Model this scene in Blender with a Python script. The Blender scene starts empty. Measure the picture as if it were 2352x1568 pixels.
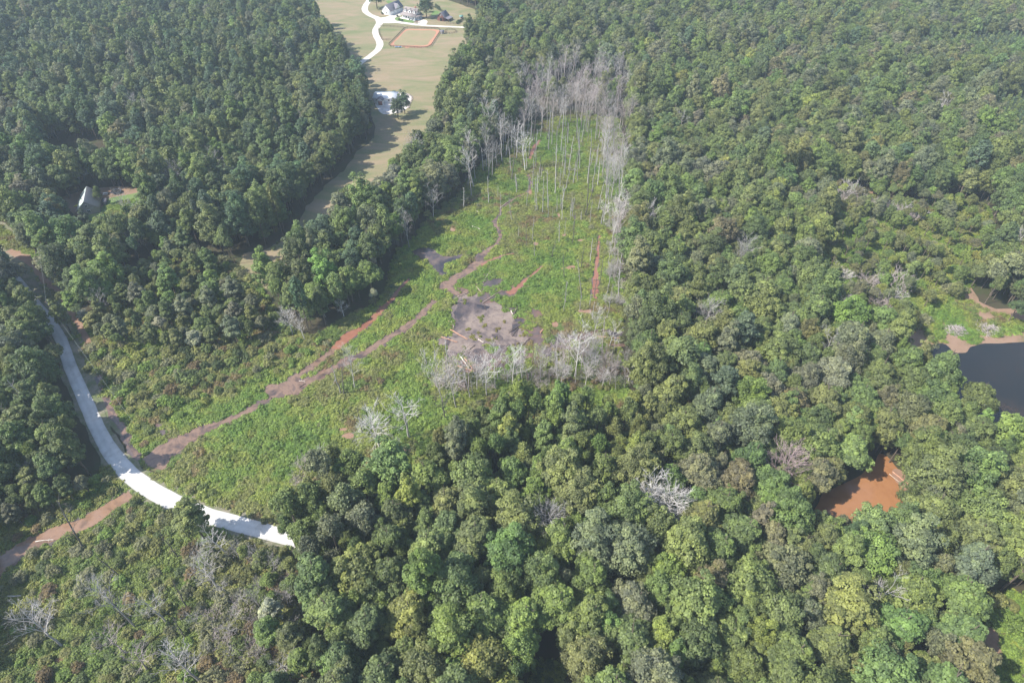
import bpy, math, random
import numpy as np
from mathutils import Vector, Matrix

# ------------------------------------------------------------------ camera, world, sun, exposure
H = 150.0
PITCH = math.radians(43.0)
FV = 1437.0                                  # focal length in units of a 2352 wide picture
S = bpy.context.scene
COL = S.collection
cam_data = bpy.data.cameras.new('camera')
cam = bpy.data.objects.new('camera', cam_data)
COL.objects.link(cam)
cam.location = (0, 0, H)
cam.rotation_euler = (math.radians(90) - PITCH, 0, 0)
cam_data.sensor_width = 36.0
cam_data.lens = 36.0 * FV / 2352.0
cam_data.clip_start = 1.0
cam_data.clip_end = 4000.0
S.camera = cam

SUN_EL, SUN_AZ = math.radians(47), math.atan2(0.96, 0.28)     # light travels towards +x and a little +y
ldir = Vector((math.cos(SUN_EL) * 0.96, math.cos(SUN_EL) * 0.28, -math.sin(SUN_EL))).normalized()
world = bpy.data.worlds.new('World')
S.world = world
world.use_nodes = True
wn = world.node_tree
sky = wn.nodes.new('ShaderNodeTexSky')
sky.sky_type = 'NISHITA'
sky.sun_disc = False
sky.sun_elevation = SUN_EL
sky.sun_rotation = math.atan2(-ldir.x, -ldir.y)
wn.links.new(sky.outputs[0], wn.nodes['Background'].inputs['Color'])
wn.nodes['Background'].inputs['Strength'].default_value = 0.15
sun_data = bpy.data.lights.new('sun', 'SUN')
sun_data.energy = 4.6
sun_data.angle = math.radians(0.6)
sun_data.color = (1.0, 0.95, 0.87)
sun = bpy.data.objects.new('sun', sun_data)
COL.objects.link(sun)
sun.rotation_euler = ldir.to_track_quat('-Z', 'Y').to_euler()
S.view_settings.view_transform = 'Standard'
S.view_settings.look = 'None'
S.view_settings.exposure = 0.82
S.view_settings.gamma = 1.0
S.cycles.max_bounces = 5
S.cycles.diffuse_bounces = 3
S.cycles.glossy_bounces = 2
S.cycles.transmission_bounces = 3
S.cycles.volume_bounces = 1
S.cycles.transparent_max_bounces = 6
S.cycles.caustics_reflective = False
S.cycles.caustics_refractive = False
S.cycles.use_denoising = True
S.cycles.denoiser = 'OPENIMAGEDENOISE'
S.cycles.denoising_input_passes = 'RGB_ALBEDO_NORMAL'
S.cycles.denoising_prefilter = 'ACCURATE'

HAZE = 0.00019
rng = np.random.default_rng(7)
random.seed(7)
SP, CP = math.sin(PITCH), math.cos(PITCH)


def P(vx, vy, z=0.0):
    """Ground (or height z) point seen at picture coordinates of a 2352x1568 frame."""
    dx, dy = (vx - 1176) / FV, -(vy - 784) / FV
    t = (z - H) / (dy * CP - SP)
    return (dx * t, (dy * SP + CP) * t)


def proj(x, y, z=0.0):
    """The inverse: world point to picture coordinates and depth (arrays welcome)."""
    zc = z - H
    depth = y * CP - zc * SP
    up = y * SP + zc * CP
    return 1176 + FV * x / depth, 784 - FV * up / depth, depth


# ------------------------------------------------------------------ small helpers
def hash2(ix, iy, s):
    n = (ix * 374761393 + iy * 668265263 + s * 1442695041) & 0x7fffffff
    n = ((n ^ (n >> 13)) * 1274126177) & 0x7fffffff
    return ((n ^ (n >> 16)) & 0xffff) / 65535.0


def vnoise(x, y, scale, seed=0):
    x = np.asarray(x, float) / scale + 1000
    y = np.asarray(y, float) / scale + 1000
    ix, iy = np.floor(x).astype(np.int64), np.floor(y).astype(np.int64)
    fx, fy = x - ix, y - iy
    fx, fy = fx * fx * (3 - 2 * fx), fy * fy * (3 - 2 * fy)
    a, b = hash2(ix, iy, seed), hash2(ix + 1, iy, seed)
    c, d = hash2(ix, iy + 1, seed), hash2(ix + 1, iy + 1, seed)
    return (a * (1 - fx) + b * fx) * (1 - fy) + (c * (1 - fx) + d * fx) * fy


def inpoly(x, y, poly):
    x, y = np.asarray(x, float), np.asarray(y, float)
    res = np.zeros(x.shape, bool)
    n = len(poly)
    j = n - 1
    for i in range(n):
        xi, yi = poly[i][:2]
        xj, yj = poly[j][:2]
        cond = ((yi > y) != (yj > y)) & (x < (xj - xi) * (y - yi) / (yj - yi + 1e-12) + xi)
        res ^= cond
        j = i
    return res


def wp(pts):
    """picture polygon [(vx, vy[, z])] -> world polygon"""
    return [P(p[0], p[1], p[2] if len(p) > 2 else 0.0) for p in pts]


def densify(poly, step=1.5, jitter=0.0, seed=3, closed=True):
    out = []
    n = len(poly)
    for i in range(n if closed else n - 1):
        a, b = np.array(poly[i][:2]), np.array(poly[(i + 1) % n][:2])
        k = max(1, int(np.linalg.norm(b - a) / step))
        for q in range(k):
            out.append(a + (b - a) * q / k)
    if not closed:
        out.append(np.array(poly[-1][:2]))
    out = np.array(out)
    for _ in range(2):                       # soften the corners
        if closed:
            out = (np.roll(out, 1, 0) + out * 2 + np.roll(out, -1, 0)) / 4
        else:
            out[1:-1] = (out[:-2] + out[1:-1] * 2 + out[2:]) / 4
    if jitter:
        out[:, 0] += (vnoise(out[:, 0], out[:, 1], 3.1, seed) - .5) * 2 * jitter
        out[:, 1] += (vnoise(out[:, 0], out[:, 1], 3.1, seed + 9) - .5) * 2 * jitter
    return [tuple(p) for p in out]


def ribbon(pts, jitter=0.25, seed=5):
    """[(vx, vy, width_m)] -> world outline of a band"""
    c = [(*P(a, b), w) for a, b, w in pts]
    dense = []
    for i in range(len(c) - 1):
        a, b = np.array(c[i]), np.array(c[i + 1])
        k = max(1, int(np.linalg.norm((b - a)[:2]) / 1.5))
        for q in range(k):
            dense.append(a + (b - a) * q / k)
    dense.append(np.array(c[-1]))
    d = np.array(dense)
    for _ in range(4):
        d[1:-1] = (d[:-2] + d[1:-1] * 2 + d[2:]) / 4
    t = np.gradient(d[:, :2], axis=0)
    t /= np.linalg.norm(t, axis=1)[:, None] + 1e-9
    nrm = np.stack([-t[:, 1], t[:, 0]], 1)
    jl = (vnoise(d[:, 0], d[:, 1], 2.7, seed) - .5) * 2 * jitter
    jr = (vnoise(d[:, 0], d[:, 1], 2.7, seed + 4) - .5) * 2 * jitter
    L = d[:, :2] + nrm * (d[:, 2] / 2 * (1 + jl))[:, None]
    R = d[:, :2] - nrm * (d[:, 2] / 2 * (1 + jr))[:, None]
    return [tuple(p) for p in L] + [tuple(p) for p in R[::-1]], L, R


# ------------------------------------------------------------------ materials
def newmat(name):
    m = bpy.data.materials.new(name)
    m.use_nodes = True
    return m, m.node_tree, m.node_tree.nodes['Principled BSDF']


def flat(name, col, rough=.8, spec=.3, noise=.12, scale=3.0, metal=0.0):
    m, nt, b = newmat(name)
    tc = nt.nodes.new('ShaderNodeTexCoord')
    nz = nt.nodes.new('ShaderNodeTexNoise')
    nz.inputs['Scale'].default_value = scale
    nz.inputs['Detail'].default_value = 5
    nt.links.new(tc.outputs['Object'], nz.inputs['Vector'])
    r = nt.nodes.new('ShaderNodeValToRGB')
    r.color_ramp.elements[0].position = .3
    r.color_ramp.elements[1].position = .7
    r.color_ramp.elements[0].color = (*[c * (1 - noise * 1.5) for c in col], 1)
    r.color_ramp.elements[1].color = (*[min(1, c * (1 + noise)) for c in col], 1)
    nt.links.new(nz.outputs['Fac'], r.inputs[0])
    nt.links.new(r.outputs[0], b.inputs['Base Color'])
    b.inputs['Roughness'].default_value = rough
    b.inputs['Specular IOR Level'].default_value = spec
    b.inputs['Metallic'].default_value = metal
    return m


def patchy(name, cols, scales=(0.03, 0.4), rough=.9, spec=.2, bump=0.0, distort=0.0, stretch=None, pos=(.3, .45, .6, .75)):
    """ground sheet: colours mixed by two noises (object space metres)"""
    m, nt, b = newmat(name)
    tc = nt.nodes.new('ShaderNodeTexCoord')
    vec = tc.outputs['Object']
    if stretch:
        mp = nt.nodes.new('ShaderNodeMapping')
        mp.inputs['Scale'].default_value = stretch[:3]
        mp.inputs['Rotation'].default_value = (0, 0, stretch[3])
        nt.links.new(vec, mp.inputs['Vector'])
        vec = mp.outputs[0]
    n1 = nt.nodes.new('ShaderNodeTexNoise')
    n1.inputs['Scale'].default_value = scales[0]
    n1.inputs['Detail'].default_value = 6
    n1.inputs['Roughness'].default_value = .62
    n1.inputs['Distortion'].default_value = distort
    n2 = nt.nodes.new('ShaderNodeTexNoise')
    n2.inputs['Scale'].default_value = scales[1]
    n2.inputs['Detail'].default_value = 8
    n2.inputs['Roughness'].default_value = .7
    nt.links.new(vec, n1.inputs['Vector'])
    nt.links.new(tc.outputs['Object'], n2.inputs['Vector'])
    mx = nt.nodes.new('ShaderNodeMath')
    mx.operation = 'MULTIPLY_ADD'
    nt.links.new(n2.outputs['Fac'], mx.inputs[0])
    mx.inputs[1].default_value = .45
    mx.inputs[2].default_value = -.225
    ad = nt.nodes.new('ShaderNodeMath')
    ad.operation = 'ADD'
    nt.links.new(n1.outputs['Fac'], ad.inputs[0])
    nt.links.new(mx.outputs[0], ad.inputs[1])
    r = nt.nodes.new('ShaderNodeValToRGB')
    el = r.color_ramp.elements
    while len(el) < len(cols):
        el.new(.5)
    for i, c in enumerate(cols):
        el[i].position = pos[i] if len(cols) == len(pos) else .3 + .4 * i / max(1, len(cols) - 1)
        el[i].color = (*c, 1)
    nt.links.new(ad.outputs[0], r.inputs[0])
    nt.links.new(r.outputs[0], b.inputs['Base Color'])
    b.inputs['Roughness'].default_value = rough
    b.inputs['Specular IOR Level'].default_value = spec
    if bump:
        bp = nt.nodes.new('ShaderNodeBump')
        bp.inputs['Strength'].default_value = .6
        bp.inputs['Distance'].default_value = bump
        nt.links.new(n2.outputs['Fac'], bp.inputs['Height'])
        nt.links.new(bp.outputs[0], b.inputs['Normal'])
    return m


def leafmat(name, trans=.22, rough=.55, var=.55, warm=(1.12, 1.06, .72), bark=False):
    """colour = per-tree tint (instance or object property) x per-leaf variation"""
    m, nt, b = newmat(name)
    L, N = nt.links.new, nt.nodes.new
    ti = N('ShaderNodeAttribute'); ti.attribute_type = 'INSTANCER'; ti.attribute_name = 'tint'
    lv = N('ShaderNodeAttribute'); lv.attribute_type = 'GEOMETRY'; lv.attribute_name = 'lv'
    mr = N('ShaderNodeMapRange')
    mr.inputs['To Min'].default_value = 1 - var * .8
    mr.inputs['To Max'].default_value = 1 + var
    L(lv.outputs['Fac'], mr.inputs['Value'])
    vm = N('ShaderNodeVectorMath'); vm.operation = 'SCALE'
    L(ti.outputs['Color'], vm.inputs[0]); L(mr.outputs[0], vm.inputs['Scale'])
    wm = N('ShaderNodeVectorMath'); wm.operation = 'MULTIPLY'
    L(vm.outputs[0], wm.inputs[0]); wm.inputs[1].default_value = warm
    mx = N('ShaderNodeMix'); mx.data_type = 'RGBA'
    L(lv.outputs['Fac'], mx.inputs['Factor'])
    L(vm.outputs[0], mx.inputs['A']); L(wm.outputs[0], mx.inputs['B'])
    L(mx.outputs['Result'], b.inputs['Base Color'])
    b.inputs['Roughness'].default_value = rough
    b.inputs['Specular IOR Level'].default_value = .3
    if trans:
        tr = N('ShaderNodeBsdfTranslucent')
        L(wm.outputs[0], tr.inputs['Color'])
        ms = N('ShaderNodeMixShader')
        ms.inputs[0].default_value = trans
        L(b.outputs[0], ms.inputs[1]); L(tr.outputs[0], ms.inputs[2])
        L(ms.outputs[0], nt.nodes['Material Output'].inputs['Surface'])
    return m


LEAF = leafmat('leaves')
NEEDLE = leafmat('needles', trans=.12, var=.45, warm=(1.15, 1.05, .75))
COVER = leafmat('marsh_leaves', trans=.25, var=.5, warm=(1.15, 1.08, .65))
BARK = flat('bark', (.16, .13, .10), .9, .1, .3, 2.0)
DEADWOOD = leafmat('weathered_wood', trans=0, rough=.8, var=.3, warm=(1, 1, 1))
M_GROUND = patchy('forest_floor', [(.035, .032, .018), (.06, .05, .03), (.045, .055, .02), (.09, .065, .04)], (.06, .8))
M_FIELD = patchy('dry_pasture', [(.135, .16, .066), (.195, .185, .095), (.255, .20, .125), (.30, .23, .155)], (.05, 1.1), distort=1.2,
                 stretch=(.55, 1.5, 1, .25))
M_LAWN = patchy('lawn', [(.09, .17, .05), (.13, .20, .06), (.16, .2, .08)], (.2, 1.5))
M_YARD = patchy('yard_soil', [(.12, .115, .055), (.23, .15, .10), (.27, .18, .125), (.15, .135, .07)], (.12, 1.5))
M_MARSHG = patchy('marsh_soil', [(.07, .10, .03), (.09, .13, .035), (.13, .11, .055), (.19, .11, .07)], (.08, .9))
M_ROAD = patchy('gravel', [(.45, .43, .40), (.57, .55, .52), (.64, .62, .595), (.52, .50, .475)], (.3, 3.0), rough=.95)
def add_tracks(m, amount=.82):
    nt = m.node_tree
    b = nt.nodes['Principled BSDF']
    src = b.inputs['Base Color'].links[0].from_socket
    at = nt.nodes.new('ShaderNodeAttribute'); at.attribute_name = 'across'
    r = nt.nodes.new('ShaderNodeValToRGB')
    el = r.color_ramp.elements
    vals = [(0, .72), (.10, .88), (.24, 1), (.34, 1), (.44, .9), (.56, .9), (.66, 1), (.76, 1), (.90, .88), (1, .70)]
    while len(el) < len(vals): el.new(.5)
    for e, (p_, v_) in zip(el, vals): e.position = p_; e.color = (v_, v_, v_ * .98, 1)
    nt.links.new(at.outputs['Fac'], r.inputs[0])
    mx = nt.nodes.new('ShaderNodeMix'); mx.data_type = 'RGBA'; mx.blend_type = 'MULTIPLY'; mx.inputs['Factor'].default_value = amount
    nt.links.new(src, mx.inputs['A']); nt.links.new(r.outputs[0], mx.inputs['B'])
    nt.links.new(mx.outputs['Result'], b.inputs['Base Color'])


add_tracks(M_ROAD)
M_DRIVE = patchy('driveway_gravel', [(.46, .42, .36), (.55, .51, .45), (.60, .56, .51)], (.2, 2.0))
M_VERGE = patchy('verge', [(.10, .13, .05), (.14, .15, .08), (.24, .21, .16), (.10, .13, .045)], (.25, 1.6))
M_SILT = patchy('wet_silt', [(.055, .047, .048), (.095, .074, .07), (.15, .09, .07), (.19, .10, .07)], (.09, .7), rough=.45, spec=.5, distort=.4)
M_ARENA = patchy('arena_sand', [(.40, .19, .12), (.44, .23, .15)], (.3, 2))
M_REDDIRT = patchy('red_clay', [(.20, .115, .075), (.26, .16, .11), (.28, .195, .14)], (.2, 1.5))


def water(name, cols, scale, rough=.12, distort=1.5, bump=.01):
    m = patchy(name, cols, (scale, .5), rough, .5, 0, distort, None, (.37, .46, .55, .64))
    return m


M_CREEK = water('muddy_water', [(.07, .052, .047), (.15, .098, .072), (.225, .145, .10), (.13, .088, .07)], .11, .10)
M_TAN = water('tan_water', [(.16, .10, .065), (.23, .14, .09), (.27, .165, .105), (.21, .13, .085)], .08, .12)
M_POND = water('silty_water', [(.07, .055, .054), (.125, .097, .088), (.205, .158, .13), (.25, .195, .155)], .04, .22, 1.2)
M_DARKW = water('dark_shallow_water', [(.035, .032, .036), (.06, .05, .052), (.11, .082, .072), (.15, .11, .09)], .08, .09)
M_REDW = water('red_water', [(.20, .085, .055), (.27, .12, .075), (.24, .14, .10)], .1, .3)
M_ORANGE = water('orange_water', [(.25, .115, .048), (.31, .15, .066), (.27, .13, .056)], .06, .15)
M_LAKE = water('dark_water', [(.010, .012, .012), (.018, .017, .014), (.05, .03, .016)], .02, .03)

# ------------------------------------------------------------------ mesh building
class MB:
    """collects faces with a material slot and a per-vertex leaf variation value"""
    def __init__(self):
        self.v, self.f3, self.f4, self.m3, self.m4, self.lv, self.n = [], [], [], [], [], [], 0

    def add(self, verts, faces, mat=0, lv=.5):
        verts = np.asarray(verts, np.float32).reshape(-1, 3)
        faces = np.asarray(faces, np.int64)
        self.v.append(verts)
        self.lv.append(np.full(len(verts), lv, np.float32) if np.isscalar(lv) else np.asarray(lv, np.float32))
        (self.f3 if faces.shape[1] == 3 else self.f4).append(faces + self.n)
        (self.m3 if faces.shape[1] == 3 else self.m4).append(np.full(len(faces), mat, np.int32))
        self.n += len(verts)

    def merge(self, other, off=0):
        for v, l in zip(other.v, other.lv):
            self.v.append(v); self.lv.append(l)
        for a, b in ((self.f3, other.f3), (self.f4, other.f4)):
            a += [f + self.n for f in b]
        self.m3 += [m + off for m in other.m3]
        self.m4 += [m + off for m in other.m4]
        self.n += other.n

    def tube(self, pts, radii, sides=5, mat=0, lv=.5, cap=True):
        pts = np.asarray(pts, float)
        t = np.gradient(pts, axis=0)
        t /= np.linalg.norm(t, axis=1)[:, None] + 1e-9
        ref = np.array([0, 0, 1.0]) if abs(t[0][2]) < .9 else np.array([1.0, 0, 0])
        vs = []
        for i in range(len(pts)):
            u = np.cross(t[i], ref); u /= np.linalg.norm(u) + 1e-9
            w = np.cross(t[i], u)
            for k in range(sides):
                a = 2 * math.pi * k / sides
                vs.append(pts[i] + radii[i] * (math.cos(a) * u + math.sin(a) * w))
        fs = []
        for i in range(len(pts) - 1):
            for k in range(sides):
                k2 = (k + 1) % sides
                fs.append((i * sides + k, i * sides + k2, (i + 1) * sides + k2, (i + 1) * sides + k))
        self.add(vs, fs, mat, lv)
        if cap:
            base = (len(pts) - 1) * sides
            tip = [vs[base + k] for k in range(sides)]
            self.add(tip + [pts[-1] + t[-1] * radii[-1] * .5], [(k, (k + 1) % sides, sides) for k in range(sides)], mat, lv)

    def box(self, c, s, mat=0, rz=0.0, lv=.5):
        x, y, z = s[0] / 2, s[1] / 2, s[2] / 2
        v = np.array([(-x, -y, -z), (x, -y, -z), (x, y, -z), (-x, y, -z), (-x, -y, z), (x, -y, z), (x, y, z), (-x, y, z)])
        ca, sa = math.cos(rz), math.sin(rz)
        v = np.stack([v[:, 0] * ca - v[:, 1] * sa, v[:, 0] * sa + v[:, 1] * ca, v[:, 2]], 1) + np.array(c)
        self.add(v, [(0, 3, 2, 1), (4, 5, 6, 7), (0, 1, 5, 4), (1, 2, 6, 5), (2, 3, 7, 6), (3, 0, 4, 7)], mat, lv)

    def mesh(self, name, mats):
        me = bpy.data.meshes.new(name)
        V = np.concatenate(self.v) if self.v else np.zeros((0, 3), np.float32)
        f3 = np.concatenate(self.f3) if self.f3 else np.zeros((0, 3), np.int64)
        f4 = np.concatenate(self.f4) if self.f4 else np.zeros((0, 4), np.int64)
        build(me, V, f3, f4, np.concatenate(self.m3 + self.m4) if (self.m3 or self.m4) else np.zeros(0, np.int32))
        a = me.attributes.new('lv', 'FLOAT', 'POINT')
        a.data.foreach_set('value', np.concatenate(self.lv).astype(np.float32))
        for m in mats:
            me.materials.append(m)
        return me


def build(me, V, f3, f4, mi):
    me.vertices.add(len(V))
    me.vertices.foreach_set('co', np.asarray(V, np.float32).ravel())
    nl = f3.size + f4.size
    me.loops.add(nl)
    me.loops.foreach_set('vertex_index', np.concatenate([f3.ravel(), f4.ravel()]).astype(np.int32))
    me.polygons.add(len(f3) + len(f4))
    st = np.concatenate([np.arange(len(f3)) * 3, f3.size + np.arange(len(f4)) * 4]).astype(np.int32)
    me.polygons.foreach_set('loop_start', st)
    me.polygons.foreach_set('material_index', np.asarray(mi, np.int32))
    me.update(calc_edges=True)


def link(name, me, parent=None, loc=None):
    o = bpy.data.objects.new(name, me)
    COL.objects.link(o)
    if parent is not None:
        o.parent = parent
    if loc is not None:
        o.location = loc
    return o


def tag(o, label=None, cat=None, group=None, kind=None):
    if label: o['label'] = label
    if cat: o['category'] = cat
    if group: o['group'] = group
    if kind: o['kind'] = kind
    return o


def sheet(name, poly, z, mat, label=None, kind='structure'):
    me = bpy.data.meshes.new(name)
    me.from_pydata([(x, y, z) for x, y in poly], [], [tuple(range(len(poly)))])
    if me.polygons[0].normal.z < 0:
        me.flip_normals()
    me.materials.append(mat)
    import bmesh
    bm = bmesh.new(); bm.from_mesh(me)
    bmesh.ops.triangulate(bm, faces=bm.faces[:])
    bm.to_mesh(me); bm.free()
    return tag(link(name, me), label, kind=kind)


def band(name, L, R, z, mat, label=None):
    n = len(L)
    me = bpy.data.meshes.new(name)
    me.from_pydata([(*p, z) for p in L] + [(*p, z) for p in R], [], [(i, n + i, n + i + 1, i + 1) for i in range(n - 1)])
    if me.polygons[0].normal.z < 0:
        me.flip_normals()
    me.materials.append(mat)
    a_ = me.attributes.new('across', 'FLOAT', 'POINT')
    a_.data.foreach_set('value', np.array([0.0] * n + [1.0] * n, np.float32))
    return tag(link(name, me), label, kind='structure')


# ------------------------------------------------------------------ ground, sheets and water
gm = bpy.data.meshes.new('ground')
gm.from_pydata([(-900, -250, 0), (900, -250, 0), (900, 1100, 0), (-900, 1100, 0)], [], [(0, 1, 2, 3)])
gm.materials.append(M_GROUND)
tag(link('ground', gm), 'shaded forest floor under the trees', kind='structure')

FIELD_V = [(640, -60), (665, 0), (673, 12, 6), (720, 32, 6), (745, 50, 8), (768, 92, 8), (795, 108, 8), (800, 140, 8), (815, 168, 8),
           (838, 188, 8), (846, 208, 8), (846, 232, 8), (858, 262, 6), (858, 300, 4), (820, 330, 4), (790, 372, 4), (745, 408, 4),
           (700, 455, 4), (676, 500, 4), (640, 540, 4), (588, 560, 4), (548, 562, 4), (543, 600, 6), (560, 640, 4), (590, 640, 6),
           (628, 608, 13), (650, 568, 15), (680, 523, 17), (725, 480, 18), (780, 430, 18), (848, 402, 18), (880, 366, 16), (930, 312, 16),
           (970, 276, 16), (1003, 256, 12), (1003, 225, 10), (1022, 205, 10), (1018, 182, 8), (1034, 152, 8), (1082, 122, 8),
           (1070, 95, 8), (1098, 64, 8), (1110, 40, 2), (1090, 22), (1050, 8), (1017, -4), (1010, -60)]
MARSH_V = [(1200, 285, 3), (1225, 268, 3), (1330, 250, 3), (1425, 245, 7), (1440, 325, 7), (1440, 392, 7), (1432, 442, 7), (1430, 567, 7),
           (1438, 667, 7), (1432, 717, 7), (1430, 767, 7), (1445, 800, 8), (1458, 859, 10), (1440, 890, 15), (1351, 890, 15), (1251, 872, 15),
           (1176, 889, 15), (1138, 902, 15), (1075, 925, 15), (988, 990, 15), (913, 1030, 15), (838, 1042, 15), (763, 1018, 15),
           (708, 1040, 15), (660, 1090, 15), (632, 1120, 15), (640, 1190, 2), (590, 1182), (480, 1155), (400, 1110), (330, 1075),
           (285, 1010), (262, 960), (245, 900), (205, 830), (165, 745), (150, 700), (230, 735), (290, 690), (300, 640), (350, 590),
           (430, 570), (500, 590), (555, 625), (600, 660), (620, 705), (650, 745), (700, 770), (738, 767), (775, 737), (813, 717), (863, 704),
           (888, 662), (900, 617), (912, 575), (950, 552), (975, 512), (1010, 486), (1050, 455), (1072, 417), (1100, 385), (1140, 345),
           (1185, 310)]
THICK_V = [(245, 905), (200, 810), (165, 745), (150, 700), (230, 735), (290, 690), (300, 640), (350, 590), (430, 570), (500, 590),
           (555, 625), (600, 660), (620, 705), (650, 745), (700, 790), (690, 830), (600, 875), (500, 918), (440, 948), (380, 975), (340, 1005),
           (290, 985), (262, 940)]
LOW_V = [(-90, 1125, 6), (80, 1105, 6), (150, 1078, 7), (215, 1055, 7), (240, 1062), (300, 1118), (345, 1145), (400, 1180), (480, 1215),
         (588, 1250), (655, 1262), (684, 1300, 8), (700, 1400, 8), (716, 1500, 8), (735, 1680, 8), (-120, 1680)]
LAKEOPEN_V = [(2086, 762, 8), (2121, 737, 6), (2164, 704, 4), (2221, 667, 3), (2226, 648, 3), (2238, 697), (2284, 712), (2352, 714), (2600, 700),
              (2650, 960, 14.5), (2400, 962, 14.5), (2349, 954, 14.5), (2314, 938, 14.5), (2284, 944, 14.5), (2294, 909, 14.5), (2281, 879, 14.5),
              (2251, 869, 14.5), (2234, 859, 14.5), (2219, 841, 14.5), (2189, 831, 14.5), (2169, 809, 14.5), (2139, 794, 14.5), (2096, 786, 14.5)]
OPOND_V = [(1888, 1128, 3), (1960, 1108, 3), (2005, 1070, 4), (2022, 1036, 5), (2040, 1040, 5), (2059, 1066, 5), (2078, 1089, 3), (2092, 1128, 8),
           (2049, 1132, 10.5), (2036, 1201, 10.5), (2001, 1194, 10.5), (1949, 1188, 10.5), (1919, 1165, 10.5), (1896, 1178, 10.5), (1876, 1170, 8)]
BRCLEAR_V = [(2222, 1352, 5), (2352, 1350, 5), (2480, 1350, 5), (2500, 1660), (2240, 1660, 10), (2242, 1540, 10), (2250, 1490, 10),
             (2238, 1440, 10), (2225, 1400, 6)]
BMGAP_V = [(1218, 1505, 3), (1300, 1505, 3), (1322, 1620, 12), (1215, 1620, 12)]
YARD_V = [(138, 457, 3), (185, 440, 3), (198, 412, 3), (240, 420, 3), (300, 427, 3), (326, 440, 3), (345, 462, 8), (300, 478, 15),
          (225, 488, 15), (190, 486, 15), (155, 474, 15)]
GAP2_V = [(110, 325, 2), (250, 318, 2), (252, 342, 10), (225, 362, 10), (180, 352, 12), (110, 352, 12)]
LEFTFIELD_V = [(-90, 230, 3), (20, 236, 3), (55, 240, 3), (58, 256, 12), (-90, 268, 12)]
CORR_V = [(-90, 500, 3), (0, 506, 3), (25, 525, 3), (40, 560, 3), (62, 575, 3), (98, 590, 3), (115, 640), (150, 680), (172, 720), (205, 800),
          (228, 860), (246, 900), (290, 1000), (260, 1010), (165, 830), (142, 784), (118, 738), (84, 690), (64, 650),
          (40, 622), (0, 604), (-90, 600)]
RTHICK_V = [(1880, 420, 6), (1960, 405, 6), (2080, 440, 6), (2200, 430, 6), (2290, 450, 6), (2300, 560, 6), (2240, 640, 6), (2140, 720, 6), (2040, 770, 6),
            (1900, 740, 6), (1860, 600, 6), (1900, 500, 6)]
PLANT_V = [[(2085, 78, 8), (2400, 70, 8), (2600, 80, 8), (2600, 150, 8), (2352, 142, 8), (2190, 122, 8), (2100, 128, 8)],
           [(2262, 215, 8), (2352, 205, 8), (2600, 210, 8), (2600, 400, 8), (2352, 400, 8), (2325, 330, 8), (2290, 285, 8)],
           [(1800, -40, 8), (2400, -40, 8), (2352, 10, 8), (2000, 12, 8), (1850, 4, 8)]]

field_poly = densify(wp(FIELD_V), 2.0, .8, 11)
marsh_poly = wp(MARSH_V)
thick_poly = wp(THICK_V)
low_poly = wp(LOW_V)
OPEN = [wp(q) for q in (FIELD_V, MARSH_V, THICK_V, LOW_V, LAKEOPEN_V, OPOND_V, BRCLEAR_V, BMGAP_V, YARD_V, GAP2_V, LEFTFIELD_V, CORR_V)]

# the far field reaches on behind the top of the frame
field_big = densify(wp([(600, -110)] + [q[:2] if i < 2 or i > len(FIELD_V) - 5 else q for i, q in enumerate(FIELD_V)]
                       + [(1000, -110)]), 2.0, .8, 11)
sheet('pasture', field_big, .03, M_FIELD, 'dry tan pasture around the farmhouse')
sheet('marsh_ground', densify(marsh_poly, 2, .6), .04, M_MARSHG, 'wet marsh soil under the green growth')
sheet('marsh_ground', densify(low_poly, 2, .6), .05, M_MARSHG, 'marsh soil below the gravel road')
sheet('clearing_soil', densify(wp([(2050, 775), (2100, 735), (2150, 700), (2205, 672), (2225, 640), (2245, 690), (2290, 712), (2640, 690),
                                   (2640, 1080), (2300, 1010), (2180, 900)]), 2, .7), .03, M_YARD, 'tan and red soil around the dark lake')
sheet('grassy_gap', densify(wp([(2215, 1380), (2480, 1350), (2520, 1700), (2240, 1640), (2225, 1500)]), 1.5, .7), .03, M_MARSHG, 'grassy gap at the lower right')
sheet('clearing_soil', densify(wp([(2250, 1440), (2275, 1430), (2300, 1480), (2296, 1530), (2262, 1545), (2250, 1490)]), 1.0, .9), .05, M_YARD, 'small bare soil patch at the lower right')
sheet('lawn', densify(wp([(250, 455), (330, 440), (360, 480), (310, 540), (200, 540), (170, 500), (230, 480)]), 1.5, .6), .045, M_LAWN, 'rough grass below the bare yard')
sheet('yard', densify(wp([(140, 452), (185, 440), (240, 430), (305, 428), (325, 440), (300, 455), (250, 465), (225, 495), (180, 500), (140, 470)]), 1.5, .6),
      .03, M_YARD, 'bare yard beside the green roofed house')
sheet('verge', densify(wp([(-90, 500), (0, 506), (30, 525), (60, 570), (110, 600), (130, 650), (165, 700), (205, 790), (250, 900), (300, 1010), (280, 1020),
                           (200, 880), (120, 780), (60, 700), (0, 640), (-90, 640)]), 2, .8), .05, M_VERGE, 'grass and dirt verge beside the road')
sheet('clearing_soil', densify(wp([(-90, 225), (20, 232), (60, 240), (70, 275), (-90, 290)]), 3, .7), .03, M_FIELD, 'small tan clearing in the pines')
sheet('clearing_soil', densify(wp([(1880, 415), (1960, 412), (2060, 450), (2120, 480), (2060, 500), (1950, 470), (1880, 440)]), 2, .8),
      .03, M_REDDIRT, 'red clay showing between the far bushes')

EXCL = []                                    # world polygons of water, silt and roads: no marsh growth


def wet(name, polyv, z, mat, label, jit=.7, excl=True):
    p = densify(wp(polyv), 1.2, jit, 21)
    if excl: EXCL.append(p)
    return sheet(name, p, z, mat, label)


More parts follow.
